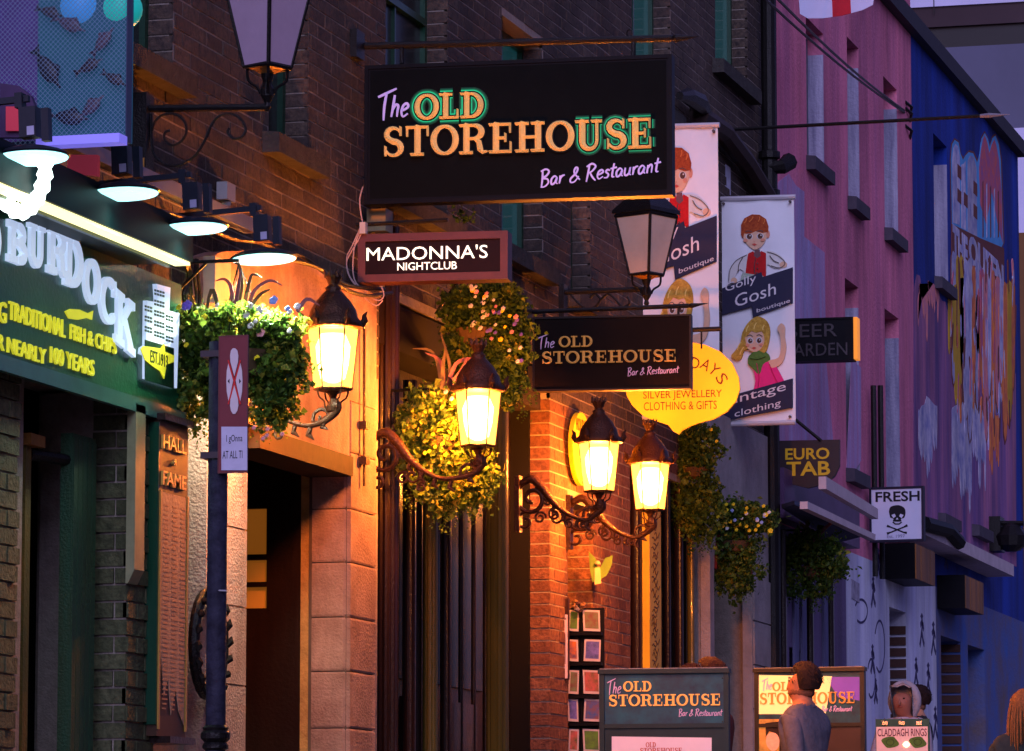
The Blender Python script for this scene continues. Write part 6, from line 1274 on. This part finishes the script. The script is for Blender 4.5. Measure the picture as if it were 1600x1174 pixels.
# ================================================================ PEOPLE
def person(label, x, y, h, face, shirt, trousers, hairc, pose, hair='short', skinc=(.42,.22,.14)):
    """face: heading in degrees, 0 looks along +x; body grown as one skin from pelvis to head, hands and feet"""
    zg = G(y); r_ = thing('person', label, 'person', (x, y, zg)); s = h/1.75
    V = []; E = []; Rd = []
    def v(p, r, par=None):
        V.append(Vector(p)*s); g_ = 1.22; Rd.append((r*s*g_, r*s*g_) if not isinstance(r, tuple) else (r[0]*s*g_, r[1]*s*g_)); i = len(V)-1
        if par is not None: E.append((par, i))
        return i
    # x forward, y left, z up
    pel = v((0,0,.93), (.115,.155)); wai = v((.0,0,1.08), (.10,.14), pel); che = v((.0,0,1.28), (.115,.175), wai); up = v((-.01,0,1.42), (.085,.15), che)
    ne = v((.0,0,1.50), .052, up); ch = v((.025,0,1.565), (.062,.056), ne); hd = v((.012,0,1.64), (.088,.072), ch); cr2 = v((-.005,0,1.70), (.070,.062), hd)
    no = v((.100,0,1.615), .010, hd)
    for sd_ in (1, -1):
        sh = v((0,.165*sd_,1.42), .060, up); A = pose['arm'][0 if sd_ == 1 else 1]
        el_ = v(Vector(A[0])*1.0, .042, sh); wr_ = v(A[1], .028, el_)
        d = (Vector(A[1])-Vector(A[0])).normalized(); pa = Vector(A[1])+d*.06; pm_ = v(pa, (.036,.022), wr_)
        for k in range(4):
            f0 = v(pa+d*.035+Vector((0,.0,.012*(k-1.5)))+Vector((.014*(k-1.5),0,0)), .010, pm_); v(pa+d*(.085-.006*abs(k-1.2))+Vector((.014*(k-1.5),0,.010*(k-1.5)))+Vector((.01,0,-.01)), .008, f0)
        t0_ = v(pa+Vector((.035,0,.02)), .011, wr_); v(pa+d*.03+Vector((.05,0,.018)), .009, t0_)
        L_ = pose['leg'][0 if sd_ == 1 else 1]; hp = v((0,.095*sd_,.86), .085, pel); kn = v(L_[0], .056, hp); an = v(L_[1], .040, kn); v((L_[1][0]+.13, L_[1][1], L_[1][2]-.05), (.032,.042), an)
    me = bpy.data.meshes.new('body'); me.from_pydata([tuple(k) for k in V], E, [])
    o = bpy.data.objects.new('body', me); C.objects.link(o)
    md = o.modifiers.new('skin', 'SKIN'); md.use_smooth_shade = True
    for i, q in enumerate(me.skin_vertices[0].data): q.radius = Rd[i]; q.use_root = (i == 0)
    m2 = o.modifiers.new('sub', 'SUBSURF'); m2.levels = 2; m2.render_levels = 2
    dg_ = bpy.context.evaluated_depsgraph_get(); me2 = bpy.data.meshes.new_from_object(o.evaluated_get(dg_)); bpy.data.objects.remove(o)
    me2.name = 'body'
    bmats = [mat('skin_%d' % int(skinc[0]*100), skinc, .55, 0, .15, 30), mat('cloth_'+shirt[0], shirt[1], 0.9, 0, .3, 26, .9, 9), mat('cloth_'+trousers[0], trousers[1], .9, 0, .3, 20), mat('shoe_leather', (.03,.025,.02), .5)]
    me2.materials.clear()
    for m in bmats: me2.materials.append(m)
    wrs = [Vector(pose['arm'][k][1])*s for k in (0, 1)]
    for pl in me2.polygons:
        c = pl.center; mi = 1
        if c.z > 1.49*s and abs(c.y) < .12*s: mi = 0
        elif c.z < .09*s: mi = 3
        elif c.z < .93*s and min((c-w_).length for w_ in wrs) > .2*s: mi = 2
        if min((c-(w_)).length for w_ in wrs) < .13*s and min((c-w_-((w_-Vector(pose['arm'][k][0])*s).normalized())*.07*s).length for k, w_ in enumerate(wrs)) < .115*s: mi = 0
        pl.material_index = mi
    body = bpy.data.objects.new('body', me2); C.objects.link(body); body.parent = r_
    hm = mat('hair_'+str(hairc), hairc, .75, 0, .5, 60, .6, 150)
    # ears, eyes, mouth
    for sd_ in (1, -1):
        b = MB(); b.lathe((0,0,0), [(.006,-.028),(.014,-.018),(.017,.005),(.010,.028)], 8, 0, .8, .35); b.v = [(q+Vector((-.012,.079*sd_,1.63)))*s+Vector(r_.location) for q in b.v]; b.obj('ear', bmats[0], r_, smooth=True)
        b = MB(); b.lathe((0,0,0), [(.004,-.006),(.011,0),(.004,.006)], 8, 0, .6); b.v = [(q+Vector((.083,.032*sd_,1.645)))*s+Vector(r_.location) for q in b.v]; b.obj('eye', mat('eye_dark', (.02,.015,.012), .2), r_)
    b = MB(); b.tube([(.090,-.022,1.578),(.097,0,1.580),(.090,.022,1.578)], .006, 5); b.v = [q*s+Vector(r_.location) for q in b.v]; b.obj('mouth', mat('lips', (.30,.09,.07), .5), r_)
    rnd = random.Random(int(x*100))
    if hair in ('short', 'long'):
        b = MB(); ns, nr = 20, 10; vs_ = []
        for j in range(nr+1):
            th = R(8+j*(118 if hair == 'short' else 122)/nr)
            for i in range(ns):
                ph = 2*math.pi*i/ns; fr_ = math.cos(ph); lim = th if fr_ < .2 else min(th, R(58-18*fr_))
                rr = .104+.010*rnd.random(); vs_.append(Vector((-.008+math.sin(lim)*math.cos(ph)*rr*1.02, math.sin(lim)*math.sin(ph)*rr*.86, 1.655+math.cos(lim)*rr)))
        b.add(vs_, [(j*ns+i, j*ns+(i+1)%ns, (j+1)*ns+(i+1)%ns, (j+1)*ns+i) for j in range(nr) for i in range(ns)]+[tuple(range(ns-1,-1,-1))])
        b.v = [q*s+Vector(r_.location) for q in b.v]; b.obj('hair', hm, r_, smooth=True)
        if hair == 'long':
            b = MB()
            for k in range(150):
                a = R(rnd.uniform(65,295)); el2 = rnd.uniform(.2, 1); p = Vector((math.cos(a)*.108*el2, math.sin(a)*.095*el2, 1.66+.1*math.sqrt(max(0,1-el2*el2)))); b.tube(smooth2([tuple(p), tuple(p+Vector((math.cos(a)*.02, math.sin(a)*.02, -.12))), tuple(p+Vector((math.cos(a)*.03+rnd.gauss(0,.01), math.sin(a)*.03, -.26-.08*rnd.random())))], 3), [.006,.007,.008,.008,.007,.005,.002], 4)
            b.v = [q*s+Vector(r_.location) for q in b.v]; b.obj('long_locks', hm, r_, kind='stuff')
    if hair == 'hood':
        b = MB(); ns, nr = 20, 9; vs_ = []
        for j in range(nr+1):
            th = R(5+j*140/nr)
            for i in range(ns):
                ph = 2*math.pi*i/ns; fr_ = math.cos(ph); lim = th if fr_ < .35 else min(th, R(62-20*fr_)); rr = .150+.012*math.sin(ph*5)+(.02 if j == nr else 0)
                vs_.append(Vector((-.02+math.sin(lim)*math.cos(ph)*rr, math.sin(lim)*math.sin(ph)*rr*.9, 1.63+math.cos(lim)*rr*1.05)))
        b.add(vs_, [(j*ns+i, j*ns+(i+1)%ns, (j+1)*ns+(i+1)%ns, (j+1)*ns+i) for j in range(nr) for i in range(ns)]+[tuple(range(ns-1,-1,-1))])
        b.v = [q*s+Vector(r_.location) for q in b.v]; b.obj('hood', mat('hood_cloth', (.34,.34,.40), .9, 0, .2, 20, .4, 90), r_, smooth=True)
    b = MB(); b.lathe((0,0,0), [(.003,-.030),(.016,-.024),(.013,-.005),(.008,.018),(.003,.026)], 8, 0, 1.35, .8); b.v = [(q+Vector((.098,0,1.615)))*s+Vector(r_.location) for q in b.v]; b.obj('nose', bmats[0], r_, smooth=True)
    if hair == 'short':
        b = MB(); b.lathe((0,0,0), [(.03,1.525),(.068,1.540),(.084,1.562),(.086,1.590)], 14, 0, 1.0, .86); b.v = [(q+Vector((.016,0,0)))*s+Vector(r_.location) for q in b.v]; b.obj('stubble', mat('stubble_%d' % int(skinc[0]*100), tuple(k*.45 for k in skinc), .8, 0, .5, 90), r_, smooth=True)
        b = MB()
        for k in range(420):
            th = R(rnd.uniform(5, 100)); ph = R(rnd.uniform(35, 325)); rr = .108; q = Vector((-.008+math.sin(th)*math.cos(ph)*rr, math.sin(th)*math.sin(ph)*rr*.86, 1.655+math.cos(th)*rr)); d = Vector((-.3, rnd.gauss(0,.4), -.6)).normalized()*.022+Vector((q.x, q.y, 0)).normalized()*.006; w_ = Vector((rnd.gauss(0,1), rnd.gauss(0,1), .2)).normalized()*.004
            b.add([q-w_, q+w_, q+d], [(0,1,2)])
        b.v = [q*s+Vector(r_.location) for q in b.v]; b.obj('hair_tufts', hm, r_, kind='stuff')
    # collar band and shirt hem
    b = MB(); b.lathe((0,0,0), [(.062,1.470),(.072,1.475),(.070,1.492),(.060,1.497)], 16, 0, 1, 1.1); b.v = [q*s+Vector(r_.location) for q in b.v]; b.obj('collar', bmats[1], r_, smooth=True)
    r_.rotation_euler = (0, 0, R(face)); return r_
walk = dict(arm=[((-.06,.22,1.14),(.06,.22,.93)), ((.04,-.23,1.13),(.20,-.20,.98))], leg=[((.12,.09,.50),(.16,.09,.09)), ((-.02,-.09,.48),(-.28,-.09,.16))])
stand = dict(arm=[((.0,.23,1.13),(.04,.22,.88)), ((.0,-.23,1.13),(.04,-.22,.88))], leg=[((.02,.10,.49),(.0,.11,.08)), ((.02,-.10,.49),(.0,-.11,.08))])
hold = dict(arm=[((.08,.23,1.16),(.30,.14,1.14)), ((.08,-.23,1.16),(.30,-.14,1.14))], leg=stand['leg'])
def at(u, y): return FY(y).px(u, 1100)[0]
def hgt(u, v, y): return FY(y).px(u, v)[1]-G(y)
person('man in a grey long sleeved top walking left past the lit menu board', at(1256,24.6), 24.6, hgt(1256,1037,24.6)-.0, 165, ('grey', (.13,.125,.17)), ('denim', (.03,.035,.06)), (.028,.012,.010), walk, 'short', (.40,.17,.10))
person('person in a pale hooded top standing behind the CLADDAGH RINGS board', at(1412,30), 30, hgt(1412,1072,30), -100, ('pale', (.36,.34,.44)), ('dark', (.03,.03,.05)), (.03,.015,.01), hold, 'hood', (.26,.11,.08))
person('dark haired person standing just behind the hooded person', at(1434,31.2), 31.2, hgt(1434,1072,31.2), 200, ('black', (.02,.02,.03)), ('dark', (.03,.03,.05)), (.02,.008,.008), stand, 'short')
person('person whose dark hair shows over the right end of the nearer menu board', at(1108,24.2), 24.2, hgt(1108,1030,24.2), 170, ('maroon', (.10,.02,.02)), ('dark', (.03,.03,.05)), (.045,.012,.010), stand, 'short', (.5,.2,.12))
person('second head of dark hair low behind the middle of the nearer menu board', at(1078,24.9), 24.9, hgt(1078,1040,24.9), 160, ('brown', (.08,.03,.02)), ('dark', (.03,.03,.05)), (.03,.010,.010), stand, 'short', (.5,.2,.12))
person('person with long light brown hair cut off by the right edge of the picture', at(1602,22), 22, hgt(1602,1080,22), 100, ('sequin', (.03,.04,.045)), ('dark', (.03,.03,.05)), (.30,.13,.05), stand, 'long')
# ring seller's board on an easel
yC = 28.9; FCb = FY(yC, 2, 1); p = PT(FCb,1411,1125); cbd = thing('ring_board', 'white CLADDAGH RINGS board with green ring pictures and silver bulldog clips', 'sign', (p.x, yC, G(yC)))
a0, t1 = FCb.px(1368,1124); a1 = FCb.px(1452,1124)[0]
MB().fbox(FCb, a0, a1, t1-.62, t1, -.02, 0).obj('backboard', mat('board_green', (.03,.10,.07), .6), cbd)
MB().fbox(FCb, a0+.005, a1-.012, t1-.60, t1-.055, .001, .004).obj('sheet', mat('ring_sheet', (.70,.46,.44), .6, 0, .08, 20, emit=(.8,.42,.4), es=.16), cbd)
FCc = Fr(FCb.w(0,0,.0045), FCb.A)
b = MB(); c0, e1 = FCc.px(1371,1139); c1 = FCc.px(1448,1139)[0]; e0 = FCc.px(1371,1151)[1]; text(b, FCc, 'CLADDAGH RINGS', c0, c1, e0, e1, 0, .002, .012); b.obj('lettering', mat('maroon_ink', (.14,.03,.06), .6), cbd)
for cx in (1391, 1434):
    g_ = MB().prism(FCc, FCc.pp([(cx+13*math.cos(R(k))+2*math.sin(R(3*k)), 1160+9*math.sin(R(k))) for k in range(0,360,20)]), 0, .002).obj('ring_picture', mat('ring_green', (.08,.20,.03), .6, 0, .4, 40), cbd)
    b = MB(); b.ribbon(Fr(FCc.w(0,0,.0022), FCc.A), FCc.pp([(cx+6*math.cos(R(k)), 1160+5*math.sin(R(k))) for k in range(0,360,30)]), .006, 0, .001, 0, True); b.obj('ring_print', mat('ring_dark_green', (.03,.09,.02), .6), g_)
p = PT(FCc,1416,1164); MB().lathe(p-Vector((0,0,.02)), [(.004,0),(.022,.012),(.026,.024),(.01,.042)], 10).obj('clip_lamp', mat('clip_lamp_glow', (1,.8,.5), .5, 0, 0, emit=(1,.75,.4), es=2.4), cbd)
for u in (1383, 1409, 1436):
    p = PT(FCb,u,1130,.012); b = MB(); b.box(p.x-.02,p.x+.02,p.y-.006,p.y+.004,p.z-.014,p.z+.014); b.tube([p+Vector((0,-.005,.01)), p+Vector((0,-.012,.034))], .004, 5); b.obj('clip', mat('clip_steel', (.55,.55,.6), .25, .8), cbd)
for (sx__, dy) in ((a0+.05, .0), (a1-.05, .0), ((a0+a1)/2, .35)): b = MB(); w0 = FCb.w(sx__, t1-.3, -.03); b.tube([w0, (w0.x, w0.y+dy, G(yC))], .012, 6); b.obj('leg', M['iron'], cbd)
# bracket arm at the far right wall
q = FX(.0); a = PT(FY(42.2),1558,850); br_ = thing('far_wall_bracket', 'dark wall bracket with a scroll at the far right edge of the painted building', 'bracket', PT(FY(42.2),1556,870))
MB().tube([PT(FY(42.2),1555,818), PT(FY(42.2),1600,818)], .03, 6).obj('arm', M['iron'], br_); MB().box(.0,.12,42.1,42.4,PT(FY(42.2),1558,862).z,PT(FY(42.2),1558,808).z).obj('wall_plate', M['iron'], br_)
p = PT(FY(42.2),1580,832); MB().lathe(p-Vector((0,0,.2)), [(.06,0),(.16,.06),(.18,.16),(.1,.26),(.03,.3)], 12).obj('globe', M['iron'], br_)
